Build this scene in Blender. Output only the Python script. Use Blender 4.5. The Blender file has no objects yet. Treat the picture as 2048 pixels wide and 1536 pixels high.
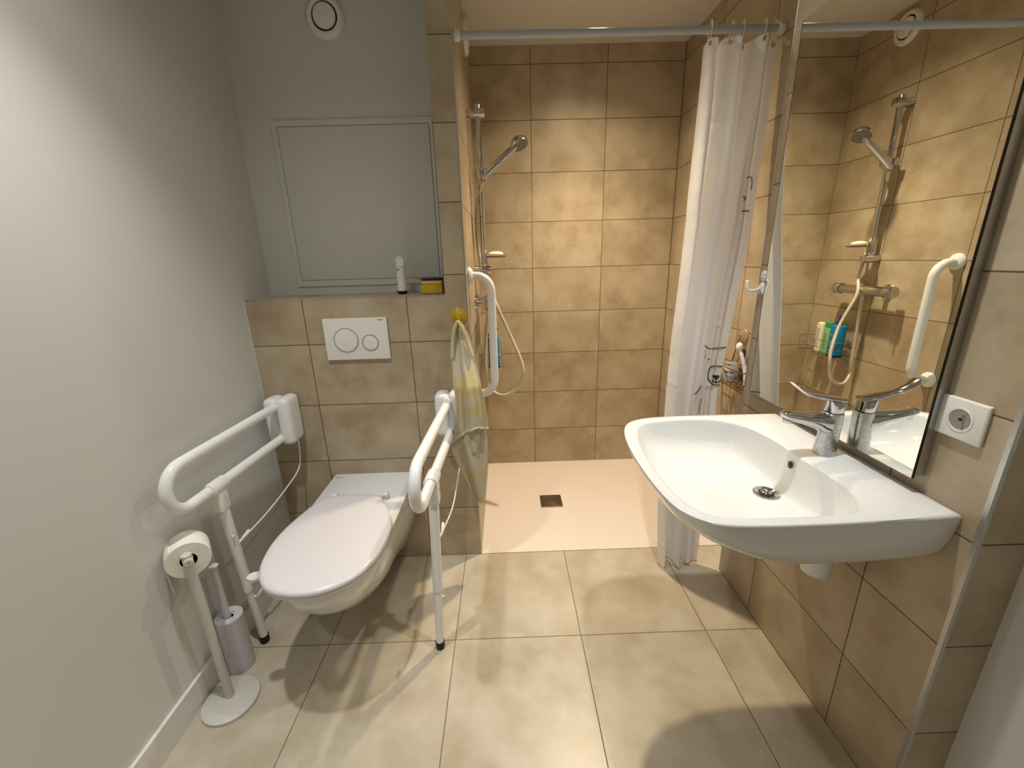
import bpy, bmesh, math, random
from mathutils import Vector, Matrix
random.seed(7)
PI = math.pi
scene = bpy.context.scene
COL = scene.collection

# ------------------------------------------------------------------ camera
cam_d = bpy.data.cameras.new('camera')
cam = bpy.data.objects.new('camera', cam_d); COL.objects.link(cam)
cam_d.sensor_width = 36.0; cam_d.sensor_fit = 'HORIZONTAL'
cam_d.lens = 832.19 / 2048 * 36.0
cam_d.clip_start = 0.02
R_ = Vector((0.99944524, -0.01910503, -0.02728038))
U_ = Vector((0.03164105, 0.28901023, 0.95680298))
F_ = Vector((0.01039544, 0.95713535, -0.2894544))
m = Matrix((R_, U_, -F_)).transposed().to_4x4()
m.translation = Vector((0.1454, -1.6305, 1.3138))
cam.matrix_world = m
scene.camera = cam

# ------------------------------------------------------------------ world, exposure
w = bpy.data.worlds.new('world'); scene.world = w; w.use_nodes = True
w.node_tree.nodes['Background'].inputs[0].default_value = (0.8, 0.85, 1.0, 1)
w.node_tree.nodes['Background'].inputs[1].default_value = 0.02
scene.view_settings.view_transform = 'Standard'
scene.view_settings.look = 'None'
scene.view_settings.gamma = 1.0
scene.view_settings.exposure = 0.0
scene.view_settings.use_curve_mapping = False

# lamps of the room and one added fill lamp: x, y, (watts, cone degrees) of the beam, (watts, cone) of the spill, colour, label
H = 2.347
LAMPS = [
    (-0.47, -0.77, (53.0, 86), (14.0, 140), (1.0, 0.985, 0.958), 'recessed round ceiling downlight above the toilet'),
    (0.65, -0.75, (52.0, 88), (13.0, 140), (1.0, 0.985, 0.958), 'recessed round ceiling downlight above the washbasin'),
    (-0.45, -1.90, (34.0, 92), (8.0, 140), (1.0, 0.985, 0.958), 'added unseen fill downlight by the entrance'),  # added lamp out of view, brightens the lower left wall
    (0.57, 0.38, (106.0, 92), (40.0, 140), (1.0, 0.81, 0.57), 'recessed round ceiling downlight over the shower tray'),
]

# ------------------------------------------------------------------ helpers
def srgb(r, g, b):
    f = lambda c: (c/12.92 if c <= 0.04045 else ((c+0.055)/1.055)**2.4)
    return (f(r/255), f(g/255), f(b/255), 1.0)

def newmat(name):
    mt = bpy.data.materials.new(name); mt.use_nodes = True
    nt = mt.node_tree; b = nt.nodes['Principled BSDF']
    return mt, nt, b

def simple(name, col, rough=0.5, metal=0.0, var=0.03, scale=8.0, bump=0.0, bscale=60.0, coat=0.0, spec=0.5, trans=0.0, sss=0.0, ior=1.45):
    """colour with slight procedural variation, optional fine bump"""
    mt, nt, b = newmat(name)
    tc = nt.nodes.new('ShaderNodeTexCoord')
    n = nt.nodes.new('ShaderNodeTexNoise'); n.inputs['Scale'].default_value = scale; n.inputs['Detail'].default_value = 4
    nt.links.new(tc.outputs['Object'], n.inputs['Vector'])
    rp = nt.nodes.new('ShaderNodeValToRGB')
    rp.color_ramp.elements[0].position = 0.3; rp.color_ramp.elements[1].position = 0.7
    rp.color_ramp.elements[0].color = tuple(max(0, c*(1-var)) for c in col[:3]) + (1,)
    rp.color_ramp.elements[1].color = tuple(min(1, c*(1+var)) for c in col[:3]) + (1,)
    nt.links.new(n.outputs['Fac'], rp.inputs['Fac'])
    nt.links.new(rp.outputs['Color'], b.inputs['Base Color'])
    b.inputs['Roughness'].default_value = rough; b.inputs['Metallic'].default_value = metal
    b.inputs['Specular IOR Level'].default_value = spec
    b.inputs['Coat Weight'].default_value = coat; b.inputs['Coat Roughness'].default_value = 0.05
    b.inputs['Transmission Weight'].default_value = trans; b.inputs['IOR'].default_value = ior
    if bump > 0:
        n2 = nt.nodes.new('ShaderNodeTexNoise'); n2.inputs['Scale'].default_value = bscale; n2.inputs['Detail'].default_value = 5
        nt.links.new(tc.outputs['Object'], n2.inputs['Vector'])
        bp = nt.nodes.new('ShaderNodeBump'); bp.inputs['Strength'].default_value = bump; bp.inputs['Distance'].default_value = 0.002
        nt.links.new(n2.outputs['Fac'], bp.inputs['Height']); nt.links.new(bp.outputs['Normal'], b.inputs['Normal'])
    return mt

def tile_mat(name, tw, th, x0, y0, z0, c_lo, c_mid, c_hi, grout, rough=0.35, ty=None, mortar=0.0035):
    """ceramic tiles laid in a straight grid, mottled stone print; grid origin x0,y0,z0"""
    mt, nt, b = newmat(name)
    N = nt.nodes; L = nt.links
    tc = N.new('ShaderNodeTexCoord'); geo = N.new('ShaderNodeNewGeometry')
    sp = N.new('ShaderNodeSeparateXYZ'); L.new(tc.outputs['Object'], sp.inputs[0])
    sn = N.new('ShaderNodeSeparateXYZ'); L.new(geo.outputs['Normal'], sn.inputs[0])
    def mth(op, a, bb=None):
        k = N.new('ShaderNodeMath'); k.operation = op
        for i, v in ((0, a), (1, bb)):
            if v is None: continue
            if isinstance(v, (int, float)): k.inputs[i].default_value = v
            else: L.new(v, k.inputs[i])
        return k.outputs[0]
    ax = mth('GREATER_THAN', mth('ABSOLUTE', sn.outputs[0]), 0.5)
    az = mth('GREATER_THAN', mth('ABSOLUTE', sn.outputs[2]), 0.5)
    xs = mth('SUBTRACT', sp.outputs[0], x0); ys = mth('SUBTRACT', sp.outputs[1], y0); zs = mth('SUBTRACT', sp.outputs[2], z0)
    def mix(f, a, bb):
        return mth('ADD', mth('MULTIPLY', a, mth('SUBTRACT', 1.0, f)), mth('MULTIPLY', bb, f))
    uu = mth('ADD', mix(ax, xs, ys), 40*tw)
    vv = mth('ADD', mix(az, zs, ys), 40*th)
    cb = N.new('ShaderNodeCombineXYZ'); L.new(uu, cb.inputs[0]); L.new(vv, cb.inputs[1])
    br = N.new('ShaderNodeTexBrick'); br.offset = 0.0; br.squash = 1.0
    L.new(cb.outputs[0], br.inputs['Vector'])
    br.inputs['Scale'].default_value = 1.0; br.inputs['Brick Width'].default_value = tw; br.inputs['Row Height'].default_value = th
    br.inputs['Mortar Size'].default_value = mortar/2; br.inputs['Mortar Smooth'].default_value = 0.15
    br.inputs['Color1'].default_value = (0, 0, 0, 1); br.inputs['Color2'].default_value = (1, 1, 1, 1); br.inputs['Bias'].default_value = 0
    n1 = N.new('ShaderNodeTexNoise'); n1.noise_dimensions = '4D'; n1.inputs['Scale'].default_value = 6.5; n1.inputs['Detail'].default_value = 7; n1.inputs['Roughness'].default_value = 0.6
    L.new(tc.outputs['Object'], n1.inputs['Vector'])
    sc = N.new('ShaderNodeSeparateColor'); L.new(br.outputs['Color'], sc.inputs[0])
    L.new(mth('MULTIPLY', sc.outputs[0], 7.0), n1.inputs['W'])
    rp = N.new('ShaderNodeValToRGB'); e = rp.color_ramp.elements
    e[0].position = 0.36; e[0].color = c_lo; e[1].position = 0.64; e[1].color = c_hi
    k = e.new(0.5); k.color = c_mid
    L.new(n1.outputs['Fac'], rp.inputs['Fac'])
    mx = N.new('ShaderNodeMix'); mx.data_type = 'RGBA'
    L.new(br.outputs['Fac'], mx.inputs['Factor']); L.new(rp.outputs['Color'], mx.inputs['A']); mx.inputs['B'].default_value = grout
    L.new(mx.outputs['Result'], b.inputs['Base Color'])
    rr = mth('ADD', mth('MULTIPLY', br.outputs['Fac'], 0.5), mth('ADD', mth('MULTIPLY', n1.outputs['Fac'], 0.12), rough-0.06))
    L.new(rr, b.inputs['Roughness'])
    bp = N.new('ShaderNodeBump'); bp.inputs['Strength'].default_value = 0.5; bp.inputs['Distance'].default_value = 0.0015; bp.invert = True
    L.new(br.outputs['Fac'], bp.inputs['Height']); L.new(bp.outputs['Normal'], b.inputs['Normal'])
    return mt

T_LO, T_MID, T_HI = srgb(164, 146, 119), srgb(178, 162, 135), srgb(190, 176, 150)
GROUT = srgb(92, 78, 58)
TH = 0.2525
M = {}
M['tile_box'] = tile_mat('beige_wall_tile', 0.4, TH, -0.633, 0.0, -0.002, T_LO, T_MID, T_HI, GROUT)
M['tile_shower'] = tile_mat('beige_shower_tile', 0.4, TH, 0.313, 0.486, 0.244, T_LO, T_MID, T_HI, GROUT)
M['tile_vanity'] = tile_mat('beige_vanity_tile', 0.4, TH, 0.0, -0.375, 0.257, T_LO, T_MID, T_HI, GROUT)
M['tile_floor'] = tile_mat('pale_floor_tile', 0.4543, 0.4543, -0.072, -0.001, 0.0, srgb(174, 162, 138), srgb(186, 176, 155), srgb(197, 188, 169), srgb(118, 106, 84), rough=0.32)
M['paint'] = simple('white_wall_paint', srgb(213, 213, 208), 0.65, var=0.01, scale=2, bump=0.08, bscale=90)
M['ceiling'] = simple('white_ceiling_paint', srgb(214, 211, 204), 0.6, var=0.01, bump=0.05)
M['base'] = simple('white_baseboard_paint', srgb(228, 224, 220), 0.4, var=0.01)
M['ceramic'] = simple('white_ceramic', srgb(224, 225, 223), 0.08, var=0.005, coat=0.4)
M['lid'] = simple('white_lid_plastic', srgb(218, 214, 216), 0.22, var=0.006)
M['rail'] = simple('white_rail_coating', srgb(236, 238, 236), 0.2, var=0.006, coat=0.2)
M['plastic'] = simple('white_plastic', srgb(236, 234, 226), 0.3, var=0.01)
M['dull'] = simple('dull_grey_white_paint', srgb(205, 203, 196), 0.45, var=0.01)
M['lilac'] = simple('pale_lilac_plastic', srgb(205, 202, 210), 0.4, var=0.01)
M['chrome'] = simple('chrome', (0.60, 0.60, 0.61, 1), 0.08, metal=1.0, var=0.02)
M['chrome_limey'] = simple('chrome_with_limescale', (0.56, 0.56, 0.57, 1), 0.22, metal=0.9, var=0.15, scale=120, bump=0.25, bscale=300)
M['alu'] = simple('brushed_aluminium', (0.50, 0.50, 0.49, 1), 0.34, metal=0.9, var=0.05, scale=30)
M['mirror'] = simple('mirror_silver', (0.90, 0.92, 0.88, 1), 0.0, metal=1.0, var=0.0)
M['black'] = simple('black_rubber', srgb(14, 14, 14), 0.55)
M['dark'] = simple('dark_gap', srgb(40, 38, 34), 0.8)
M['tray'] = simple('matt_cream_tray', srgb(226, 214, 202), 0.42, var=0.006, bump=0.12, bscale=200)
M['bronze'] = simple('brushed_bronze', (0.20, 0.16, 0.11, 1), 0.38, metal=0.85, var=0.1, scale=40)
M['yellow'] = simple('yellow_rubber', srgb(196, 158, 24), 0.35, var=0.05)
M['sponge'] = simple('yellow_sponge', srgb(202, 172, 60), 0.95, var=0.08, scale=60, bump=0.6, bscale=250)
M['sponge2'] = simple('bright_yellow_sponge', srgb(228, 190, 70), 0.95, var=0.08, scale=60, bump=0.6, bscale=250)
M['navy'] = simple('navy_scourer', srgb(28, 32, 92), 0.9, var=0.1, scale=80, bump=0.5, bscale=300)
M['blue'] = simple('blue_bottle_plastic', srgb(12, 128, 182), 0.2, var=0.04)
M['darkblue'] = simple('dark_blue_plastic', srgb(10, 32, 120), 0.3)
M['green'] = simple('pale_green_plastic', srgb(130, 195, 135), 0.35)
M['teal'] = simple('green_cap_plastic', srgb(60, 160, 110), 0.35)
M['cream'] = simple('cream_tube_plastic', srgb(235, 228, 205), 0.35)
M['darkgreen'] = simple('dark_green_plastic', srgb(45, 90, 62), 0.3)
M['soap'] = simple('cream_soap', srgb(246, 232, 190), 0.45)
M['paper'] = simple('tissue_paper', srgb(240, 237, 226), 0.95, var=0.02, bump=0.3, bscale=180)
M['ink'] = simple('dark_grey_print', srgb(62, 64, 68), 0.7)
M['inkblue'] = simple('blue_print', srgb(20, 70, 130), 0.6)
M['greyprint'] = simple('grey_print', srgb(120, 120, 116), 0.6)
M['paleprint'] = simple('pale_blue_print', srgb(120, 190, 215), 0.5)
M['hose'] = simple('pale_hose_plastic', srgb(214, 206, 186), 0.22, metal=0.25, var=0.05, scale=200)
M['cup'] = simple('clear_suction_cup', srgb(235, 205, 165), 0.15, trans=0.75, var=0.02)
M['clear'] = simple('clear_plastic', srgb(235, 235, 230), 0.08, trans=0.85, var=0.0)
M['rust'] = simple('bronze_wire', srgb(150, 110, 70), 0.3, metal=0.8)
M['bodybrown'] = simple('brown_plastic', srgb(90, 50, 30), 0.4)
M['red'] = simple('dark_red_plastic', srgb(120, 40, 35), 0.4)

def lens_mat():
    mt, nt, b = newmat('lit_lamp_lens')
    b.inputs['Base Color'].default_value = (1, 0.95, 0.85, 1)
    b.inputs['Emission Color'].default_value = (1, 0.9, 0.74, 1); b.inputs['Emission Strength'].default_value = 14
    return mt
M['lens'] = lens_mat()

def curtain_mat():
    mt, nt, b = newmat('white_curtain_fabric')
    N = nt.nodes; L = nt.links
    tc = N.new('ShaderNodeTexCoord'); n = N.new('ShaderNodeTexNoise'); n.inputs['Scale'].default_value = 7; n.inputs['Detail'].default_value = 4
    mp = N.new('ShaderNodeMapping'); mp.inputs['Scale'].default_value = (1, 1, 0.8)
    L.new(tc.outputs['Object'], mp.inputs[0]); L.new(mp.outputs[0], n.inputs['Vector'])
    bp = N.new('ShaderNodeBump'); bp.inputs['Strength'].default_value = 0.5; bp.inputs['Distance'].default_value = 0.012
    L.new(n.outputs['Fac'], bp.inputs['Height']); L.new(bp.outputs[0], b.inputs['Normal'])
    b.inputs['Base Color'].default_value = srgb(243, 244, 246); b.inputs['Roughness'].default_value = 0.28
    tr = N.new('ShaderNodeBsdfTranslucent'); tr.inputs[0].default_value = srgb(240, 235, 228)
    ms = N.new('ShaderNodeMixShader'); ms.inputs[0].default_value = 0.24
    L.new(b.outputs[0], ms.inputs[1]); L.new(tr.outputs[0], ms.inputs[2]); L.new(ms.outputs[0], N['Material Output'].inputs[0])
    return mt
M['curtain'] = curtain_mat()

def towel_mat():
    mt, nt, b = newmat('yellow_and_grey_terry')
    N = nt.nodes; L = nt.links
    tc = N.new('ShaderNodeTexCoord')
    mp = N.new('ShaderNodeMapping'); mp.inputs['Scale'].default_value = (2.0, 2.0, 5.2)
    L.new(tc.outputs['Object'], mp.inputs[0])
    n = N.new('ShaderNodeTexNoise'); n.inputs['Scale'].default_value = 1.7; n.inputs['Detail'].default_value = 2
    L.new(mp.outputs[0], n.inputs['Vector'])
    rp = N.new('ShaderNodeValToRGB'); e = rp.color_ramp.elements
    e[0].position = 0.44; e[0].color = srgb(200, 187, 132); e[1].position = 0.54; e[1].color = srgb(200, 191, 168)
    L.new(n.outputs['Fac'], rp.inputs[0]); L.new(rp.outputs[0], b.inputs['Base Color'])
    n2 = N.new('ShaderNodeTexNoise'); n2.inputs['Scale'].default_value = 420; L.new(tc.outputs['Object'], n2.inputs['Vector'])
    bp = N.new('ShaderNodeBump'); bp.inputs['Strength'].default_value = 0.8; bp.inputs['Distance'].default_value = 0.003
    L.new(n2.outputs['Fac'], bp.inputs['Height']); L.new(bp.outputs[0], b.inputs['Normal'])
    b.inputs['Roughness'].default_value = 0.95
    return mt
M['towel'] = towel_mat()

# ---- mesh helpers
def NB(): return bmesh.new()

def obj(name, bm, mat, parent=None, smooth=True, bevel=0, sub=0, autosmooth=35, solid=0):
    bmesh.ops.recalc_face_normals(bm, faces=bm.faces)
    me = bpy.data.meshes.new(name); bm.to_mesh(me); bm.free()
    if isinstance(mat, str): mat = M[mat]
    me.materials.append(mat)
    if smooth:
        for p in me.polygons: p.use_smooth = True
        me.set_sharp_from_angle(angle=math.radians(autosmooth)) if hasattr(me, 'set_sharp_from_angle') else None
    o = bpy.data.objects.new(name, me); COL.objects.link(o)
    if parent is not None:
        o.parent = parent
        if parent.type == 'EMPTY' or parent.get('_t'):
            o.matrix_parent_inverse = Matrix.Translation(parent.location).inverted()
    if solid:
        s = o.modifiers.new('thickness', 'SOLIDIFY'); s.thickness = solid; s.offset = 0
    if bevel:
        bv = o.modifiers.new('bevel', 'BEVEL'); bv.width = bevel; bv.segments = 3; bv.limit_method = 'ANGLE'
    if sub:
        ss = o.modifiers.new('sub', 'SUBSURF'); ss.levels = sub; ss.render_levels = sub
    return o

def tag(o, label, cat, group=None):
    o['label'] = label; o['category'] = cat
    if group: o['group'] = group
    return o
def thing(name, label, cat, loc=(0, 0, 0), group=None):
    o = bpy.data.objects.new(name, None); COL.objects.link(o); o.location = loc; o.empty_display_size = 0.05
    return tag(o, label, cat, group)
def struct(name, bm, mat, smooth=False, bevel=0):
    o = obj(name, bm, mat, None, smooth=smooth, bevel=bevel); o['kind'] = 'structure'; return o

def box(bm, x0, x1, y0, y1, z0, z1, bev=0, seg=3):
    vs = [bm.verts.new((x, y, z)) for x in (x0, x1) for y in (y0, y1) for z in (z0, z1)]
    F = [(0, 1, 3, 2), (4, 6, 7, 5), (0, 4, 5, 1), (2, 3, 7, 6), (0, 2, 6, 4), (1, 5, 7, 3)]
    fs = [bm.faces.new([vs[i] for i in f]) for f in F]
    if bev:
        es = list({e for f in fs for e in f.edges})
        bmesh.ops.bevel(bm, geom=es, offset=bev, segments=seg, profile=0.6, affect='EDGES')
    return bm

def ring_faces(bm, a, b, closed=True):
    n = len(a)
    for i in range(n if closed else n-1):
        j = (i+1) % n
        try: bm.faces.new((a[i], a[j], b[j], b[i]))
        except ValueError: pass

def loft(bm, rings, cap0=True, cap1=True, closed=True):
    R = [[bm.verts.new(p) for p in r] for r in rings]
    for a, b in zip(R, R[1:]): ring_faces(bm, a, b, closed)
    if cap0: bm.faces.new(R[0][::-1])
    if cap1: bm.faces.new(R[-1])
    return R

def frame(d):
    d = Vector(d).normalized()
    a = Vector((0, 0, 1)) if abs(d.z) < 0.9 else Vector((1, 0, 0))
    u = d.cross(a).normalized(); v = d.cross(u).normalized()
    return u, v

def lathe(bm, prof, origin=(0, 0, 0), axis=(0, 0, 1), seg=32, cap0=True, cap1=True):
    """prof = [(radius, height)] along axis"""
    o = Vector(origin); d = Vector(axis).normalized(); u, v = frame(d)
    rings = [[o + d*h + (u*math.cos(t*2*PI/seg) + v*math.sin(t*2*PI/seg))*max(r, 1e-4) for t in range(seg)] for r, h in prof]
    return loft(bm, rings, cap0, cap1)

def smooth_path(pts, n=8):
    P = [Vector(p) for p in pts]; out = []
    Q = [P[0]*2-P[1]] + P + [P[-1]*2-P[-2]]
    for i in range(1, len(Q)-2):
        a, b, c, d = Q[i-1:i+3]
        for k in range(n):
            t = k/n
            out.append(0.5*((2*b) + (c-a)*t + (2*a-5*b+4*c-d)*t*t + (3*b-3*c+d-a)*t**3))
    out.append(P[-1]); return out

def fillet(pts, r, n=8):
    """polyline with rounded corners"""
    P = [Vector(p) for p in pts]; out = [P[0]]
    for i in range(1, len(P)-1):
        a, b, c = P[i-1], P[i], P[i+1]
        d1 = (a-b).normalized(); d2 = (c-b).normalized()
        ang = d1.angle(d2); t = r/math.tan(ang/2)
        s, e = b+d1*t, b+d2*t
        cen = b + (d1+d2).normalized()*(r/math.sin(ang/2))
        v1 = s-cen; v2 = e-cen; th = v1.angle(v2); ax = v1.cross(v2).normalized()
        for k in range(n+1): out.append(cen + Matrix.Rotation(th*k/n, 3, ax) @ v1)
    out.append(P[-1]); return out

def tube(bm, pts, r, seg=16, cap=True):
    P = [Vector(p) for p in pts]
    rr = r if isinstance(r, (list, tuple)) else [r]*len(P)
    T = [(P[min(i+1, len(P)-1)]-P[max(i-1, 0)]).normalized() for i in range(len(P))]
    u, v = frame(T[0]); rings = []
    for i, p in enumerate(P):
        if i:
            q = T[i-1].rotation_difference(T[i]); u = q @ u
        u = (u - T[i]*u.dot(T[i])).normalized(); v = T[i].cross(u)
        rings.append([p + (u*math.cos(k*2*PI/seg) + v*math.sin(k*2*PI/seg))*rr[i] for k in range(seg)])
    loft(bm, rings, cap, cap); return bm

def cyl(bm, a, b, r, seg=24, ch=0.0):
    a = Vector(a); b = Vector(b); L = (b-a).length
    pr = [(r, 0), (r, L)] if not ch else [(r-ch, 0), (r-ch*0.3, ch*0.3), (r, ch), (r, L-ch), (r-ch*0.3, L-ch*0.3), (r-ch, L)]
    lathe(bm, pr, a, b-a, seg); return bm

def sphere(bm, c, r, sx=1, sy=1, sz=1, seg=20, rot=None):
    m_ = Matrix.Translation(c) @ (rot.to_4x4() if rot else Matrix.Identity(4)) @ Matrix.Diagonal((sx, sy, sz, 1))
    bmesh.ops.create_uvsphere(bm, u_segments=seg, v_segments=seg//2, radius=r, matrix=m_); return bm

def rrect(x0, x1, y0, y1, r, n=6):
    out = []
    for cx, cy, a0 in ((x1-r, y1-r, 0), (x0+r, y1-r, 90), (x0+r, y0+r, 180), (x1-r, y0+r, 270)):
        for k in range(n+1):
            a = math.radians(a0 + 90*k/n); out.append((cx+r*math.cos(a), cy+r*math.sin(a)))
    return out

def pane_on(pt, pts2, d0, d1):
    """prism: 2-D outline pts2 mapped by pt(u,v,d), from depth d0 to d1"""
    bm = NB(); loft(bm, [[pt(a, b, d0) for a, b in pts2], [pt(a, b, d1) for a, b in pts2]]); return bm

def text_obj(name, body, size, mat, loc, rot, parent, ext=0.0003):
    cu = bpy.data.curves.new(name, 'FONT'); cu.body = body; cu.size = size; cu.extrude = ext; cu.align_x = 'CENTER'; cu.align_y = 'CENTER'
    t = bpy.data.objects.new(name+'_tmp', cu); COL.objects.link(t)
    t.matrix_world = Matrix.Translation(loc) @ rot.to_4x4()
    bpy.context.view_layer.update()
    dg = bpy.context.evaluated_depsgraph_get()
    me = bpy.data.meshes.new_from_object(t.evaluated_get(dg)); me.transform(t.matrix_world)
    bpy.data.objects.remove(t); bpy.data.curves.remove(cu)
    me.materials.clear(); me.materials.append(M[mat])
    o = bpy.data.objects.new(name, me); COL.objects.link(o); o.parent = parent
    if parent.type == 'EMPTY': o.matrix_parent_inverse = Matrix.Translation(parent.location).inverted()
    return o

# ------------------------------------------------------------------ the room shell
W, D, XS, XV = 0.8526, 0.8863, 1.1154, 1.0345
YE, YT, ZB, YR = -0.9737, -0.153, 1.187, 0.20
XN = 1.142; YB = -2.7
struct('floor', box(NB(), -W-0.1, XN+0.1, YB-0.1, 0.0, -0.12, 0.0), 'tile_floor')
struct('ceiling', box(NB(), -W-0.1, XS+0.12, YB-0.1, D+0.1, H, H+0.1), 'ceiling')
struct('wall_left', box(NB(), -W-0.1, -W, YB, D, -0.12, H), 'paint')
struct('wall_ledge', box(NB(), -W, -0.083, 0.0, YR, 0.0, ZB), 'tile_box')
struct('wall_back', box(NB(), -W, -0.083, YR, YR+0.1, 0.0, H), 'paint')
# pillar between the toilet and the shower: front in the toilet wall's tiles, side in the shower's tiles
bm = NB(); box(bm, -0.083, -0.004, 0.0, 0.004, 0.0, H); struct('wall_pillar_front', bm, 'tile_box')
struct('wall_shower_left', box(NB(), -0.083, 0.0, 0.004, D, -0.02, H), 'tile_shower')
struct('wall_shower_back', box(NB(), -0.083, XS+0.1, D, D+0.1, -0.02, H), 'tile_shower')
struct('wall_shower_right', box(NB(), XS, XS+0.1, YT, D, -0.02, H), 'tile_shower')
struct('wall_right', box(NB(), XV, XS+0.1, YE, YT, 0.0, H), 'tile_vanity')
struct('wall_right_near', box(NB(), XN, XN+0.1, YB, YE, -0.02, H), 'paint')
struct('wall_entrance', box(NB(), -W-0.1, XN+0.1, YB-0.1, YB, -0.12, H), 'paint')
# metal corner profiles
def lprof(x, y, sx, sy, z0, z1, t=0.009):
    bm = NB(); e = 0.0008
    ax0, ax1 = sorted((x - sx*e, x + sx*t)); ay0, ay1 = sorted((y - sy*e, y)); box(bm, ax0, ax1, ay0, ay1, z0, z1)
    bx0, bx1 = sorted((x - sx*e, x)); by0, by1 = sorted((y, y + sy*t)); box(bm, bx0, bx1, by0, by1, z0, z1); return bm
struct('trim_1', lprof(XV, YE, 1, 1, 0.0, H, 0.008), 'alu')          # near corner of the washbasin wall
struct('trim_2', lprof(XV, YT, 1, -1, 0.0, H, 0.006), 'alu')         # far corner of the washbasin wall
struct('trim_3', lprof(0.0, 0.0, -1, 1, 0.0, H, 0.004), 'alu')       # pillar corner
bm = NB(); box(bm, -W, -0.083, -0.001, 0.004, ZB-0.003, ZB+0.001); struct('trim_4', bm, 'alu')  # ledge edge
bm = NB(); box(bm, -W, -W+0.004, -0.002, 0.0, 0.0, ZB); struct('trim_5', bm, M['dull'])
bm = NB(); box(bm, -W, -W+0.011, YB, -0.001, 0.0, 0.095, 0.0015, 2)
struct('baseboard_left', bm, 'base')

# ceiling downlights, including the added fill lamp near the entrance
for x, y, beam, spill, colr, lab in LAMPS:
    t = thing('ceiling_downlight', lab, 'ceiling light', (x, y, H))
    lathe_p = [(0.032, -0.0005), (0.032, -0.006), (0.036, -0.0075), (0.044, -0.005), (0.046, -0.0005)]
    bm = NB(); lathe(bm, lathe_p, (x, y, H), (0, 0, 1), 40, False, False); obj('ring', bm, 'plastic', t)
    bm = NB(); lathe(bm, [(0.031, -0.0008), (0.0315, -0.003)], (x, y, H), (0, 0, 1), 32); obj('lens', bm, 'lens', t)
    for nm, (wt, cone) in (('beam_light', beam), ('spill_light', spill)):
        ld = bpy.data.lights.new(nm, 'SPOT'); ld.energy = wt; ld.color = colr; ld.spot_size = math.radians(cone); ld.spot_blend = 1.0; ld.shadow_soft_size = 0.028
        lo = bpy.data.objects.new(nm, ld); COL.objects.link(lo); lo.parent = t; lo.location = (0, 0, -0.014)

# ------------------------------------------------------------------ shower tray and drain
t = thing('shower_tray', 'cream flush shower tray filling the floor of the shower', 'shower tray', (0.55, 0.44, 0))
bm = NB(); N = 24
def tz(x, y):
    dx = (x-0.37)/0.75; dy = (y-0.43)/0.45
    return 0.002 - 0.014*max(0, 1-max(abs(dx), abs(dy)))
V = [[bm.verts.new((XS*i/N, D*j/N, tz(XS*i/N, D*j/N))) for j in range(N+1)] for i in range(N+1)]
for i in range(N):
    for j in range(N): bm.faces.new((V[i][j], V[i+1][j], V[i+1][j+1], V[i][j+1]))
lo_ = [bm.verts.new((x, y, -0.03)) for x, y in ((0, 0), (XS, 0), (XS, D), (0, D))]
bm.faces.new(lo_[::-1])
bm.faces.new([V[i][0] for i in range(N+1)] + [lo_[1], lo_[0]])
obj('tray_surface', bm, 'tray', t)
bm = NB(); dz = tz(0.37, 0.43)+0.001
loft(bm, [[(0.37+a, 0.43+b, dz) for a, b in rrect(-0.06, 0.06, -0.06, 0.06, 0.008)], [(0.37+a, 0.43+b, dz+0.004) for a, b in rrect(-0.06, 0.06, -0.06, 0.06, 0.008)], [(0.37+a, 0.43+b, dz+0.005) for a, b in rrect(-0.058, 0.058, -0.058, 0.058, 0.008)]])
dr = obj('drain_cover', bm, 'bronze', t); dr['label'] = 'dark square metal drain cover'
bm = NB()
for k in range(7): box(bm, 0.335+k*0.010, 0.341+k*0.010, 0.468, 0.470, dz+0.005, dz+0.0058)
for k in range(7): box(bm, 0.335+k*0.010, 0.341+k*0.010, 0.462, 0.464, dz+0.005, dz+0.0058)
for pts in (((0.335, 0.445), (0.335, 0.415), (0.405, 0.415), (0.405, 0.445)), ((0.345, 0.45), (0.37, 0.43), (0.395, 0.45)), ((0.345, 0.405), (0.395, 0.405))):
    tube(bm, [(a, b, dz+0.005) for a, b in pts], 0.0012, 6)
obj('embossed_mark', bm, 'chrome', dr)

# ------------------------------------------------------------------ toilet
def smoothclosed(pts, n=6):
    P = [Vector((a, b, 0)) for a, b in pts]; out = []; k = len(P)
    for i in range(k):
        a, b, c, d = P[i-1], P[i], P[(i+1) % k], P[(i+2) % k]
        for j in range(n):
            t = j/n; q = 0.5*((2*b)+(c-a)*t+(2*a-5*b+4*c-d)*t*t+(3*b-3*c+d-a)*t**3); out.append((q.x, q.y))
    return out

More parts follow.
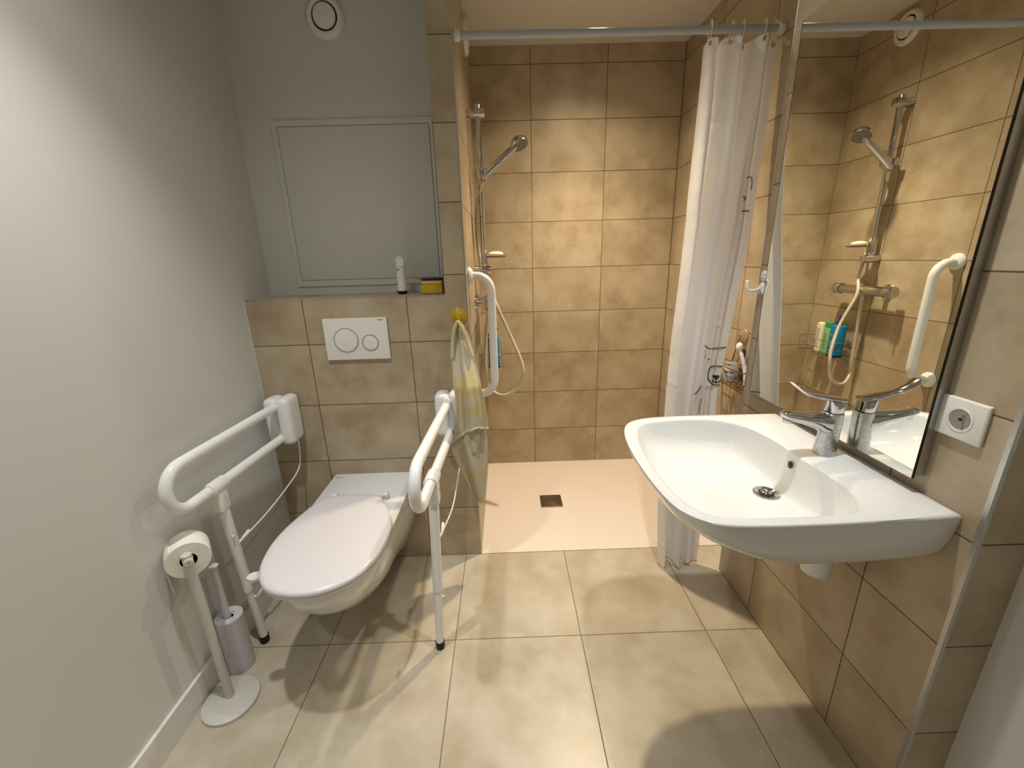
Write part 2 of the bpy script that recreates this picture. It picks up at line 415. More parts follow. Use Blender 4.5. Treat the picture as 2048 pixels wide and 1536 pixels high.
t = thing('toilet', 'white wall-hung toilet with closed oval lid', 'toilet', (-0.44, 0, 0.0))
TX = -0.440
def bowl_ring(z, hw_back, hw, yf, n=44):
    """half outline: straight sides from the wall, widening a little, elliptic nose; closed at the wall"""
    pts = []
    for k in range(n+1):
        a = PI*k/n
        yc = yf*0.56
        x = -math.cos(a); s = math.sin(a)
        x = math.copysign(abs(x)**0.95, x)
        pts.append((TX + hw*x, yc + (yf-yc)*s**0.92, z))
    side_r = [(TX + hw_back + (hw-hw_back)*(q**1.5), yf*0.56*q, z) for q in (1-1/8*j for j in range(1, 9))]
    side_l = [(TX - (hw_back + (hw-hw_back)*(q**1.5)), yf*0.56*q, z) for q in (1/8*j for j in range(0, 8))]
    return side_l + pts + side_r
bm = NB()
rings = [bowl_ring(0.436, 0.170, 0.166, -0.675), bowl_ring(0.4335, 0.174, 0.171, -0.682), bowl_ring(0.405, 0.174, 0.172, -0.684), bowl_ring(0.375, 0.170, 0.168, -0.672),
         bowl_ring(0.34, 0.168, 0.163, -0.652), bowl_ring(0.295, 0.163, 0.153, -0.615), bowl_ring(0.245, 0.155, 0.138, -0.56), bowl_ring(0.205, 0.146, 0.118, -0.48),
         bowl_ring(0.18, 0.135, 0.10, -0.37), bowl_ring(0.14, 0.12, 0.09, -0.29), bowl_ring(0.10, 0.105, 0.08, -0.23), bowl_ring(0.085, 0.095, 0.07, -0.215)]
loft(bm, rings)
obj('bowl', bm, 'ceramic', t, autosmooth=40)
lid_px = [(-0.560, -0.215), (-0.582, -0.245), (-0.602, -0.315), (-0.622, -0.40), (-0.627, -0.49), (-0.611, -0.58), (-0.576, -0.65), (-0.522, -0.694), (-0.445, -0.71), (-0.372, -0.697), (-0.312, -0.655),
          (-0.272, -0.585), (-0.257, -0.50), (-0.262, -0.41), (-0.287, -0.34), (-0.325, -0.268), (-0.362, -0.217), (-0.455, -0.205)]
ol = smoothclosed(lid_px, 5); cx, cy = -0.442, -0.47
def off(s, z): return [(cx+(a-cx)*s, cy+(b-cy)*s, z) for a, b in ol]
bm = NB(); loft(bm, [off(0.955, 0.4365), off(0.985, 0.4375), off(0.99, 0.441), off(0.985, 0.4445)]); obj('seat', bm, 'lid', t)
bm = NB(); loft(bm, [off(0.97, 0.4455), off(0.995, 0.4475), off(1.0, 0.453), off(0.994, 0.4585), off(0.975, 0.4625), off(0.94, 0.465), off(0.85, 0.4665), off(0.5, 0.468), off(0.1, 0.4685)])
ld_ = obj('lid', bm, 'lid', t, autosmooth=60)
for sx in (-1, 1):
    bm = NB(); cyl(bm, (TX+sx*0.098-0.014, -0.205, 0.451), (TX+sx*0.098+0.014, -0.205, 0.451), 0.013, 20, 0.003)
    cyl(bm, (TX+sx*0.098, -0.205, 0.434), (TX+sx*0.098, -0.205, 0.449), 0.012, 20); obj('hinge', bm, 'lid', t)
# small lifting tab at the left front of the seat
bm = NB(); tabc = [(-0.620+0.022*math.cos(a)*1.0, -0.602+0.018*math.sin(a)) for a in [k*PI/12 for k in range(24)]]
loft(bm, [[(a, b, 0.428) for a, b in tabc], [(a, b, 0.436) for a, b in tabc]]); obj('lifting_tab', bm, 'lid', t)
text_obj('mark', 'GEBERIT', 0.009, 'greyprint', Vector((-0.585, -0.03, 0.4362)), Matrix.Identity(3), t)
# flush plate
t = thing('flush_plate', 'white dual flush plate with a large and a small round button', 'flush plate', (-0.4385, 0, 1.027))
bm = NB(); box(bm, -0.5625, -0.3155, -0.012, -0.0005, 0.946, 1.109, 0.002, 2); obj('plate', bm, 'plastic', t)
for cxx, czz, rr in ((-0.480, 1.024, 0.0485), (-0.387, 1.012, 0.0325)):
    bm = NB(); lathe(bm, [(rr-0.0035, 0.0), (rr-0.0035, 0.0018), (rr, 0.0018), (rr, 0.0)], (cxx, -0.012, czz), (0, -1, 0), 56, False, False)
    g = obj('button_ring', bm, 'chrome', t); g['label'] = 'chrome ring around the flush button'
    bm = NB(); lathe(bm, [(rr-0.0042, 0.0), (rr-0.0042, 0.0012), (rr-0.006, 0.0016)], (cxx, -0.012, czz), (0, -1, 0), 56)
    obj('button', bm, 'plastic', t)
RX = Matrix.Rotation(PI/2, 3, 'X')
text_obj('mark', 'GEBERIT', 0.006, 'greyprint', Vector((-0.338, -0.0124, 1.100)), RX, t)

# ------------------------------------------------------------------ folding support rails beside the toilet
def support_rail(xw, xf, leg_y, foot, label, ylen, zt=0.785, zb=0.652):
    t = thing('support_rail', label, 'grab rail', (xw, 0, 0), 'folding support rails beside the toilet')
    f = lambda y: xw + (xf-xw)*(-y/ylen)
    bm = NB(); box(bm, xw-0.060, xw-0.003, -0.088, -0.001, 0.632, 0.812, 0.024, 5); obj('wall_bracket', bm, 'rail', t)
    bm = NB(); box(bm, xw-0.004, xw+0.050, -0.104, -0.001, 0.624, 0.818, 0.026, 5); cv = obj('bracket_cover', bm, 'rail', t)
    r = 0.0165
    pts = fillet([(f(-0.05), -0.05, zt), (f(-ylen), -ylen, zt), (f(-ylen), -ylen, zb), (f(-0.075), -0.075, zb)], (zt-zb)/2-0.001, 12)
    bm = NB(); tube(bm, pts, r, 24); obj('bar', bm, 'rail', t)
    lx = f(leg_y)
    bm = NB(); cyl(bm, (f(leg_y+0.035), leg_y+0.035, zb), (f(leg_y-0.035), leg_y-0.035, zb), 0.0225, 28, 0.004)
    box(bm, lx-0.019, lx+0.019, leg_y-0.024, leg_y+0.020, zb-0.085, zb-0.008, 0.008, 3); cl = obj('clamp', bm, 'plastic', t)
    bm = NB(); cyl(bm, (lx+0.018, leg_y, zb-0.035), (lx+0.0225, leg_y, zb-0.035), 0.004, 12); obj('screw', bm, 'chrome', cl)
    foot = Vector(foot)
    top = Vector((lx, leg_y, zb-0.02)); mid = top.lerp(foot, 0.62)
    bm = NB(); tube(bm, [top, mid], 0.0165, 20); tube(bm, [mid, foot + Vector((0, 0, 0.028))], 0.0138, 20); lg = obj('leg', bm, 'rail', t)
    for k in range(2):
        bm = NB(); cyl(bm, mid + Vector((0.010, 0, 0.03-k*0.06)), mid + Vector((0.020, 0, 0.03-k*0.06)), 0.004, 10)
        obj('height_clip', bm, 'plastic', lg)
    bm = NB(); lathe(bm, [(0.010, 0.0), (0.015, 0.003), (0.016, 0.012), (0.0155, 0.022), (0.012, 0.026), (0.0165, 0.027), (0.0165, 0.030)], foot, (0, 0, 1), 24)
    ft = obj('foot', bm, 'black', t); ft['label'] = 'black rubber foot'
    k1 = top.lerp(foot, 0.30)
    p = [(xw+0.026, -0.03, 0.626), (xw+0.026, -0.035, 0.56), (xw+0.022, -0.06, 0.50), (xw+0.020, -0.16, 0.475), (xw+0.018, leg_y*0.7, 0.458), (k1.x+0.018, leg_y+0.02, k1.z-0.004)]
    bm = NB(); tube(bm, smooth_path(p, 6), 0.0028, 8); e_ = Vector(p[-1])
    tube(bm, [e_ + Vector((-0.003, 0.045, 0.004)), e_], 0.0048, 8); tube(bm, [e_, Vector((k1.x+0.008, leg_y-0.004, k1.z-0.012)), Vector((k1.x+0.012, leg_y-0.006, k1.z+0.03))], 0.004, 8)
    obj('restraining_cord', bm, 'plastic', t)
    return t
support_rail(-0.756, -0.79, -0.452, (-0.769, -0.43, 0.0), 'white folding support rail with floor leg, next to the left wall', 0.62)
support_rail(-0.086, -0.110, -0.452, (-0.122, -0.482, 0.0), 'white folding support rail with floor leg, partly behind the hanging towel', 0.655)

# ------------------------------------------------------------------ toilet paper stand
t = thing('toilet_paper_stand', 'white free-standing toilet paper stand with round base', 'toilet paper stand', (-0.755, -0.646, 0))
bm = NB(); lathe(bm, [(0.072, 0.0), (0.0785, 0.001), (0.0785, 0.0105), (0.0765, 0.012)], (-0.756, -0.646, 0), (0, 0, 1), 64); obj('base', bm, 'dull', t, autosmooth=40)
bm = NB(); tube(bm, [(-0.765, -0.636, 0.010), (-0.765, -0.642, 0.548)], 0.0125, 20); obj('pole', bm, 'dull', t)
ad = Vector((-0.62, 0.78, 0)).normalized(); pc = Vector((-0.763, -0.642, 0.530))
bm = NB(); cyl(bm, pc - ad*0.018, pc + ad*0.098, 0.0115, 20, 0.002); obj('arm', bm, 'dull', t)
bm = NB(); cyl(bm, pc - ad*0.0195, pc - ad*0.0182, 0.008, 16); cyl(bm, pc - ad*0.0215, pc - ad*0.019, 0.003, 10); cpn = obj('end_screw', bm, 'chrome', t); cpn['label'] = 'chrome end screw'
# roll (rests on the arm)
rc = pc + Vector((0, 0, -0.0085))
t = thing('toilet_paper_roll', 'white toilet paper roll hanging on the stand by the left wall', 'toilet paper', tuple(rc))
s0 = rc + ad*0.0135
bm = NB(); lathe(bm, [(0.0205, 0), (0.0525, 0), (0.054, 0.002), (0.054, 0.073), (0.0525, 0.075), (0.0205, 0.075)], s0, ad, 56, False, False)
u_, v_ = frame(ad)
obj('paper', bm, 'paper', t, autosmooth=50)
bm = NB(); lathe(bm, [(0.0205, -0.0), (0.0205, 0.075)], s0, ad, 40, False, False); obj('cardboard_core', bm, 'dark', t)
bm = NB(); out = ad.cross(Vector((0, 0, 1))).normalized()
if out.y > 0: out = -out
pts = [(-0.2, 0.0525), ]
rows = []
for k in range(16):
    a = -0.9 + k*0.12
    if k < 9:
        pr_ = out*(0.0548*math.cos(a)) + Vector((0, 0, 1))*(-0.0548*math.sin(a)); 
    else: pr_ = base_ + Vector((0, 0, -0.0135*(k-8))) + out*(-0.0006*(k-8))
    if k == 8: base_ = pr_.copy()
    rows.append((s0 + pr_ + ad*0.002, s0 + pr_ + ad*0.072))
V = [[bm.verts.new(a), bm.verts.new(b)] for a, b in rows]
for a, b in zip(V, V[1:]): bm.faces.new((a[0], a[1], b[1], b[0]))
obj('loose_sheet', bm, 'paper', t, solid=0.0006)

# toilet brush
bx, by = -0.800, -0.518
t = thing('toilet_brush', 'pale lilac toilet brush standing in its cylindrical pot', 'toilet brush', (bx, by, 0))
bm = NB(); lathe(bm, [(0.036, 0), (0.0405, 0.002), (0.0405, 0.206), (0.038, 0.208)], (bx, by, 0), (0, 0, 1), 48, True, False); obj('pot', bm, 'lilac', t)
bm = NB(); lathe(bm, [(0.0408, 0.203), (0.0412, 0.208), (0.040, 0.211), (0.018, 0.211), (0.016, 0.206), (0.013, 0.205)], (bx, by, 0), (0, 0, 1), 48, False, False)
obj('lid', bm, 'lilac', t)
bm = NB(); lathe(bm, [(0.012, 0.19), (0.0105, 0.24), (0.0085, 0.395), (0.009, 0.400), (0.0145, 0.404), (0.015, 0.407), (0.012, 0.409)], (bx-0.006, by, 0), (0, 0, 1), 24); obj('handle', bm, 'lilac', t)

# ------------------------------------------------------------------ hatch, vents, ledge things
t = thing('access_hatch', 'square white access hatch set in the wall above the ledge', 'access hatch', (-0.42, YR, 1.53))
x0, x1, z0, z1 = -0.727, -0.113, 1.222, 1.840
bm = NB()
for a in ((x0, x1, z1-0.021, z1), (x0, x1, z0, z0+0.024), (x0, x0+0.018, z0+0.024, z1-0.021), (x1-0.012, x1, z0+0.024, z1-0.021)):
    box(bm, a[0], a[1], YR-0.006, YR-0.0005, a[2], a[3])
obj('frame', bm, 'paint', t, smooth=False)
bm = NB(); box(bm, x0+0.018, x1-0.012, YR-0.0015, YR-0.0005, z0+0.024, z1-0.021); obj('gap', bm, 'dark', t, smooth=False)
bm = NB(); box(bm, x0+0.020, x1-0.014, YR-0.007, YR-0.0015, z0+0.0255, z1-0.023, 0.0008, 2); obj('door', bm, simple('white_hatch_door', srgb(207, 208, 202), 0.3, var=0.01), t, smooth=False)
bm = NB(); sphere(bm, (-0.215, YR-0.008, z0+0.022), 0.012, 1, 0.35, 0.35); obj('catch', bm, 'chrome', t)

def vent(o, ax, label, r=0.068):
    t = thing('air_vent', label, 'air vent', o)
    bm = NB(); lathe(bm, [(r*0.66, 0.012), (r*0.70, 0.016), (r*0.86, 0.017), (r*0.97, 0.010), (r, 0.0005)], o, ax, 56, False, False); obj('rim', bm, 'plastic', t)
    bm = NB(); lathe(bm, [(r*0.665, 0.0006), (r*0.67, 0.014)], o, ax, 48, True, False); obj('throat', bm, 'black', t)
    bm = NB(); lathe(bm, [(r*0.58, 0.008), (r*0.60, 0.012), (r*0.58, 0.018), (r*0.40, 0.0205), (r*0.1, 0.021)], o, ax, 48); obj('disc', bm, 'plastic', t)
    bm = NB(); cyl(bm, Vector(o), Vector(o)+Vector(ax)*0.01, 0.006, 12); obj('stem', bm, 'plastic', t)
vent((-0.469, YR, 2.161), (0, -1, 0), 'round white air vent high on the wall above the hatch')
vent((0.0, 0.60, 2.262), (1, 0, 0), 'round white air vent on the tiled shower wall, seen in the mirror')

t = thing('white_dispenser', 'slim white dispenser with loop top and dark foot on the ledge', 'dispenser', (-0.268, 0.10, ZB+0.0015))
bx, by, bz = -0.268, 0.10, ZB+0.0015
bm = NB(); lathe(bm, [(0.017, 0), (0.018, 0.002), (0.018, 0.007), (0.027, 0.008), (0.027, 0.010), (0.02, 0.0115)], (bx, by, bz), (0, 0, 1), 32); f_ = obj('foot', bm, 'black', t); f_['label'] = 'dark foot'
bm = NB(); lathe(bm, [(0.019, 0.0115), (0.018, 0.02), (0.0165, 0.10), (0.0168, 0.104)], (bx, by, bz), (0, 0, 1), 32); obj('body', bm, 'plastic', t)
bm = NB(); lathe(bm, [(0.0165, 0.1045), (0.0185, 0.106), (0.018, 0.109), (0.013, 0.111)], (bx, by, bz), (0, 0, 1), 32)
tube(bm, fillet([(bx-0.012, by, bz+0.108), (bx-0.012, by, bz+0.140), (bx+0.012, by, bz+0.140), (bx+0.012, by, bz+0.108)], 0.0118, 8), 0.0045, 12)
box(bm, bx-0.009, bx+0.009, by-0.002, by+0.002, bz+0.108, bz+0.134); obj('loop_top', bm, 'plastic', t)
bm = NB(); box(bm, bx-0.010, bx+0.0, by-0.0176, by-0.0165, bz+0.091, bz+0.096); obj('label_print', bm, 'greyprint', t)

def sponge(name, lab, x0, x1, y0, y1, z0, h, m1, top=None, topm=None):
    t = thing(name, lab, 'sponge', ((x0+x1)/2, (y0+y1)/2, z0), 'sponges stacked on the ledge')
    hb = h*0.6 if top else h
    bm = NB(); box(bm, x0, x1, y0, y1, z0, z0+hb, 0.003, 3)
    obj('foam', bm, m1, t)
    if top:
        bm = NB(); box(bm, x0+0.0005, x1-0.0005, y0+0.0005, y1-0.0005, z0+hb+0.0002, z0+h, 0.002, 2); g = obj('scouring_pad', bm, topm, t); g['label'] = 'navy blue scouring pad'
sponge('sponge', 'dull yellow sponge at the bottom of the stack on the ledge', -0.182, -0.099, 0.045, 0.105, ZB+0.0015, 0.034, 'sponge')
sponge('sponge', 'bright yellow sponge with navy pad on top of the stack', -0.178, -0.101, 0.05, 0.104, ZB+0.0365, 0.024, 'sponge2', True, 'navy')

# ------------------------------------------------------------------ towel hook and towel
hx, hz = -0.036, 1.104
t = thing('suction_hook', 'yellow round suction hook on the tiled pillar holding the towel', 'hook', (hx, 0, hz))
bm = NB(); lathe(bm, [(0.0335, 0.0), (0.033, 0.002), (0.026, 0.006), (0.016, 0.010), (0.012, 0.016), (0.009, 0.018)], (hx, -0.0012, hz), (0, -1, 0), 40); obj('suction_cup', bm, 'yellow', t)
bm = NB(); tube(bm, smooth_path([(hx, -0.012, hz-0.002), (hx, -0.026, hz-0.012), (hx, -0.036, hz-0.016), (hx, -0.046, hz-0.008), (hx, -0.048, hz+0.004)], 5), 0.0045, 12); obj('hook_arm', bm, 'yellow', t)

def interp(tab, z):
    tab = sorted(tab)
    if z <= tab[0][0]: return tab[0][1]
    for (a, va), (b, vb) in zip(tab, tab[1:]):
        if z <= b: return va + (vb-va)*(z-a)/(b-a)
    return tab[-1][1]
def sheet(bm, zt, zbf, xl, xr, yf, nx=36, nz=60):
    V = []
    for i in range(nx+1):
        s = i/nx; colv = []
        for k in range(nz+1):
            zb_ = zbf(s); z = zt(s) + (zb_-zt(s))*k/nz
            a, b = interp(xl, z), interp(xr, z)
            colv.append(bm.verts.new((a+(b-a)*s, yf(s, z), z)))
        V.append(colv)
    for i in range(nx):
        for k in range(nz): bm.faces.new((V[i][k], V[i+1][k], V[i+1][k+1], V[i][k+1]))
    return V
tw = thing('towel', 'pale yellow and grey terry towel hanging from the yellow hook', 'towel', (hx, -0.04, hz))
fl = [(0.60, -0.100), (0.615, -0.094), (0.635, -0.087), (0.66, -0.071), (0.697, -0.057), (0.8, -0.054), (0.877, -0.06), (0.948, -0.064), (1.002, -0.061), (1.048, -0.053), (1.070, -0.046), (1.082, -0.039)]
fr = [(0.60, 0.064), (0.668, 0.064), (0.724, 0.061), (0.786, 0.054), (0.865, 0.041), (0.937, 0.023), (0.982, 0.015), (1.027, 0.003), (1.066, -0.01), (1.086, -0.026)]
def ypl(z): return -0.05 if z > 1.02 else (-0.05-0.078*(1.02-z)/0.17 if z > 0.85 else -0.128)
def fy(s, z):
    k = min(1, (1.085-z)/0.30); amp = 0.004 + 0.013*k
    y = ypl(z) + 0.006 - amp*(math.cos(s*2*PI*1.5+0.9)*0.9 + 0.30*math.cos(s*2*PI*3.3+2)) - 0.008*math.sin(PI*s)
    if z > 1.06: y = -0.040 - (1.084-z)*0.5 - 0.004*math.sin(PI*s)
    return y
bm = NB()
hem = lambda s: interp([(0, 0.622), (0.10, 0.632), (0.25, 0.654), (0.40, 0.672), (0.55, 0.690), (0.70, 0.689), (0.85, 0.678), (1.0, 0.672)], s)
sheet(bm, lambda s: 1.086 - 0.004*abs(s-0.5), hem, fl, fr, fy)
# rolled hem
hp = [Vector((interp(fl, hem(s)) + (interp(fr, hem(s))-interp(fl, hem(s)))*s, fy(s, hem(s))-0.001, hem(s))) for s in [k/36 for k in range(37)]]
tube(bm, hp, 0.0038, 8)
# thick folded loop over the hook
tube(bm, smooth_path([(-0.062, -0.080, 0.95), (-0.059, -0.068, 1.01), (-0.050, -0.060, 1.06), (-0.036, -0.054, 1.088), (-0.020, -0.060, 1.064), (-0.004, -0.068, 1.02), (0.016, -0.088, 0.955)], 6), 0.0058, 10)
obj('front_layer', bm, 'towel', tw, solid=0.005, sub=1)
bl = [(0.335, 0.014), (0.342, 0.009), (0.385, -0.016), (0.456, -0.042), (0.547, -0.077), (0.602, -0.091), (0.65, -0.070), (0.9, -0.040)]
brr = [(0.335, 0.024), (0.341, 0.029), (0.383, 0.038), (0.429, 0.044), (0.52, 0.054), (0.586, 0.059), (0.651, 0.058), (0.9, 0.015)]
bm = NB()
by_ = lambda s, z: ypl(z) + 0.022 - 0.006*math.sin(PI*s) - 0.006*math.cos(s*2*PI*1.8+1.2) * min(1, (z-0.25)/0.2)
sheet(bm, lambda s: 0.86, lambda s: 0.338 + 0.02*abs(s-0.6), bl, brr, by_, 24, 50)
obj('back_layer', bm, 'towel', tw, solid=0.005, sub=1)
bm = NB()   # folded-up corner showing under the hem
V = []
for i in range(13):
    s = i/12; colv = []
    for k in range(13):
        z = 0.70 - 0.128*k/12*(1-0.30*abs(2*s-1)**2); hw_ = 0.028*(1-0.45*(k/12)**2)
        colv.append(bm.verts.new((0.014 + hw_*(2*s-1) - 0.008*k/12, -0.108 - 0.014*math.sin(PI*s), z)))
    V.append(colv)
for i in range(12):
    for k in range(12): bm.faces.new((V[i][k], V[i+1][k], V[i+1][k+1], V[i][k+1]))
obj('folded_corner', bm, 'towel', tw, solid=0.005, sub=1)

# ------------------------------------------------------------------ washbasin
ZR = 0.806
outer = [(1.0335, -0.371), (0.90, -0.370), (0.77, -0.370), (0.66, -0.371), (0.60, -0.376), (0.55, -0.392), (0.515, -0.422), (0.492, -0.475), (0.478, -0.55), (0.472, -0.64), (0.472, -0.72), (0.475, -0.79),
         (0.483, -0.855), (0.498, -0.897), (0.525, -0.927), (0.567, -0.945), (0.65, -0.951), (0.77, -0.951), (0.90, -0.946), (1.0335, -0.938)]
inner = [(0.62, -0.408), (0.70, -0.400), (0.78, -0.406), (0.84, -0.432), (0.873, -0.480), (0.888, -0.550), (0.893, -0.60), (0.889, -0.65), (0.892, -0.70), (0.896, -0.76), (0.893, -0.83), (0.872, -0.885),
         (0.825, -0.915), (0.75, -0.922), (0.66, -0.921), (0.585, -0.915), (0.535, -0.890), (0.511, -0.83), (0.503, -0.74), (0.506, -0.65), (0.516, -0.55), (0.540, -0.46), (0.572, -0.423)]
def opensmooth(pts, n=6):
    P = smooth_path([(a, b, 0) for a, b in pts], n); return [(p.x, p.y) for p in P]
od = opensmooth(outer, 6); idn = smoothclosed(inner, 6)
def ray(poly, c, a):
    dx, dy = math.cos(a), math.sin(a); best = None
    for (x0, y0), (x1, y1) in zip(poly, poly[1:]+poly[:1]):
        ex, ey = x1-x0, y1-y0; den = dx*ey-dy*ex
        if abs(den) < 1e-12: continue
        t_ = ((x0-c[0])*ey-(y0-c[1])*ex)/den; s_ = ((x0-c[0])*dy-(y0-c[1])*dx)/den
        if t_ > 0 and -1e-9 <= s_ <= 1+1e-9: best = t_ if best is None else max(best, t_)
    return (c[0]+dx*best, c[1]+dy*best)
cb_ = (0.72, -0.66); NA = 144
angs = [2*PI*k/NA for k in range(NA)]
for cxn in (od[0], od[-1]):
    a = math.atan2(cxn[1]-cb_[1], cxn[0]-cb_[0]) % (2*PI); k = min(range(NA), key=lambda i: abs(angs[i]-a)); angs[k] = a
O_ = [ray(od, cb_, a) for a in angs]; I_ = [ray(idn, cb_, a) for a in angs]
dc = (0.835, -0.652)
def under(sx, sy, z): return [(1.0335+(a-1.0335)*sx, -0.66+(b+0.66)*sy, z) for a, b in O_]
def lerp2(A, B, t_): return [(a[0]+(b[0]-a[0])*t_, a[1]+(b[1]-a[1])*t_) for a, b in zip(A, B)]
Dn = [(dc[0]+0.031*math.cos(a), dc[1]+0.031*math.sin(a)) for a in angs]
rings = [under(sx, sy, z) for sx, sy, z in ((0.02, 0.05, 0.640), (0.30, 0.45, 0.645), (0.45, 0.66, 0.652), (0.57, 0.80, 0.664), (0.69, 0.88, 0.683), (0.80, 0.935, 0.708), (0.90, 0.968, 0.738), (0.967, 0.986, 0.766), (0.990, 0.996, 0.788), (0.999, 1.0, 0.800))]
rings.append([(a, b, ZR-0.001) for a, b in lerp2(O_, I_, 0.03)])
rings.append([(a, b, ZR) for a, b in lerp2(O_, I_, 0.08)])
rings.append([(a, b, ZR-0.001) for a, b in lerp2(O_, I_, 0.80)])
rings.append([(a, b, ZR-0.002) for a, b in lerp2(O_, I_, 0.94)])
for t_, z in ((0.0, 0.8005), (0.012, 0.795), (0.035, 0.782), (0.07, 0.765), (0.13, 0.744), (0.22, 0.724), (0.35, 0.708), (0.52, 0.698), (0.72, 0.692), (0.88, 0.6885), (1.0, 0.6865)):
    rings.append([(a, b, z) for a, b in lerp2(I_, Dn, t_)])
t = thing('washbasin', 'white wall-hung washbasin with wide bowl below the mirror', 'washbasin', (XV, -0.655, ZR))
bm = NB(); loft(bm, rings, True, True); obj('basin', bm, 'ceramic', t, autosmooth=50)
bm = NB(); lathe(bm, [(0.033, 0.001), (0.033, 0.003), (0.028, 0.0045), (0.021, 0.001), (0.019, -0.006)], (dc[0], dc[1], 0.6865), (0, 0, 1), 40, False, False)
g = obj('drain_ring', bm, 'chrome', t); g['label'] = 'chrome drain ring'
bm = NB(); lathe(bm, [(0.0195, 0.0), (0.0195, 0.001)], (dc[0], dc[1], 0.6875), (0, 0, 1), 32); obj('drain_hole', bm, 'dark', g)
bm = NB(); lathe(bm, [(0.0135, 0.688), (0.0135, 0.6915), (0.0115, 0.693), (0.002, 0.6935)], (dc[0], dc[1], 0), (0, 0, 1), 28); st = obj('strainer', bm, 'chrome', g)
for a in (0.3, 2.4, 4.5):
    bm = NB(); lathe(bm, [(0.0034, 0.0), (0.0034, 0.0004)], (dc[0]+0.0075*math.cos(a), dc[1]+0.0075*math.sin(a), 0.6934), (0, 0, 1), 14); h_ = obj('strainer_hole', bm, 'dark', g)
bm = NB(); sphere(bm, (0.8835, -0.655, 0.772), 0.0105, 0.35, 0.75, 1.0, 24); obj('overflow_hole', bm, simple('overflow_shadow', srgb(70, 45, 20), 0.5), t)
# bottle trap below
t = thing('basin_trap', 'white plastic bottle trap under the washbasin', 'trap', (0.955, -0.72, 0.60))
bm = NB(); lathe(bm, [(0.028, 0.0), (0.034, 0.004), (0.036, 0.03), (0.036, 0.075), (0.039, 0.078), (0.039, 0.100), (0.034, 0.103), (0.034, 0.16)], (0.955, -0.72, 0.485), (0, 0, 1), 40); obj('cup', bm, 'rail', t)
bm = NB(); cyl(bm, (0.955, -0.72, 0.60), (1.0340, -0.72, 0.60), 0.016, 24); cyl(bm, (1.026, -0.72, 0.60), (1.0340, -0.72, 0.60), 0.030, 32, 0.002); obj('outlet_pipe', bm, 'rail', t)

# ------------------------------------------------------------------ faucet
fx, fy_ = 0.962, -0.661
t = thing('basin_tap', 'chrome mixer tap with long lever on the washbasin', 'tap', (fx, fy_, ZR))
def sup(cx, cy, rx, ry, z, n=32, e=0.75):
    return [(cx+rx*math.copysign(abs(math.cos(a))**e, math.cos(a)), cy+ry*math.copysign(abs(math.sin(a))**e, math.sin(a)), z) for a in [2*PI*k/n for k in range(n)]]
bm = NB(); loft(bm, [sup(fx, fy_, 0.0245, 0.0235, ZR-0.001), sup(fx, fy_, 0.024, 0.023, ZR+0.005), sup(fx+0.001, fy_, 0.0225, 0.021, ZR+0.03), sup(fx+0.003, fy_, 0.022, 0.020, ZR+0.075), sup(fx+0.004, fy_, 0.0215, 0.020, ZR+0.112), sup(fx+0.004, fy_, 0.019, 0.018, ZR+0.114)])
obj('body', bm, 'chrome_limey', t)
bm = NB()
def sec(x, zc, hy, hz, n=24, e=0.7):
    return [(x, fy_+hy*math.copysign(abs(math.cos(a))**e, math.cos(a)), zc+hz*math.copysign(abs(math.sin(a))**e, math.sin(a))) for a in [2*PI*k/n for k in range(n)]]
loft(bm, [sec(fx-0.005, ZR+0.084, 0.0205, 0.027), sec(fx-0.020, ZR+0.086, 0.0210, 0.027), sec(fx-0.04, ZR+0.094, 0.0215, 0.021), sec(fx-0.075, ZR+0.101, 0.0205, 0.0145), sec(fx-0.105, ZR+0.107, 0.0185, 0.0120), sec(fx-0.123, ZR+0.112, 0.0155, 0.0085), sec(fx-0.129, ZR+0.114, 0.008, 0.004)])
cyl(bm, (fx-0.110, fy_, ZR+0.090), (fx-0.110, fy_, ZR+0.104), 0.0115, 24, 0.001); obj('spout', bm, 'chrome', t)
bm = NB(); loft(bm, [sup(fx+0.003, fy_, 0.018, 0.018, ZR+0.115), sup(fx+0.003, fy_, 0.0205, 0.0195, ZR+0.118), sup(fx+0.001, fy_, 0.0205, 0.0195, ZR+0.146), sup(fx+0.001, fy_, 0.017, 0.016, ZR+0.151)])
hd = obj('cartridge_head', bm, 'chrome', t)
bm = NB()
def lsec(x, z, hy, hz, tilt, n=20):
    out = []
    for k in range(n):
        a = 2*PI*k/n; yy = hy*math.cos(a); zz = hz*math.sin(a)
        out.append((x - zz*math.sin(tilt), fy_+yy, z + zz*math.cos(tilt)))
    return out
loft(bm, [lsec(fx+0.020, ZR+0.1475, 0.018, 0.006, 0), lsec(fx-0.008, ZR+0.151, 0.0185, 0.0075, 0.05), lsec(fx-0.030, ZR+0.155, 0.014, 0.0065, 0.12), lsec(fx-0.055, ZR+0.160, 0.0105, 0.0055, 0.2), lsec(fx-0.074, ZR+0.166, 0.0120, 0.0065, 0.35), lsec(fx-0.090, ZR+0.176, 0.0155, 0.0080, 0.55), lsec(fx-0.106, ZR+0.188, 0.0165, 0.0082, 0.6), lsec(fx-0.112, ZR+0.192, 0.013, 0.005, 0.6)])
obj('lever', bm, 'chrome', t)

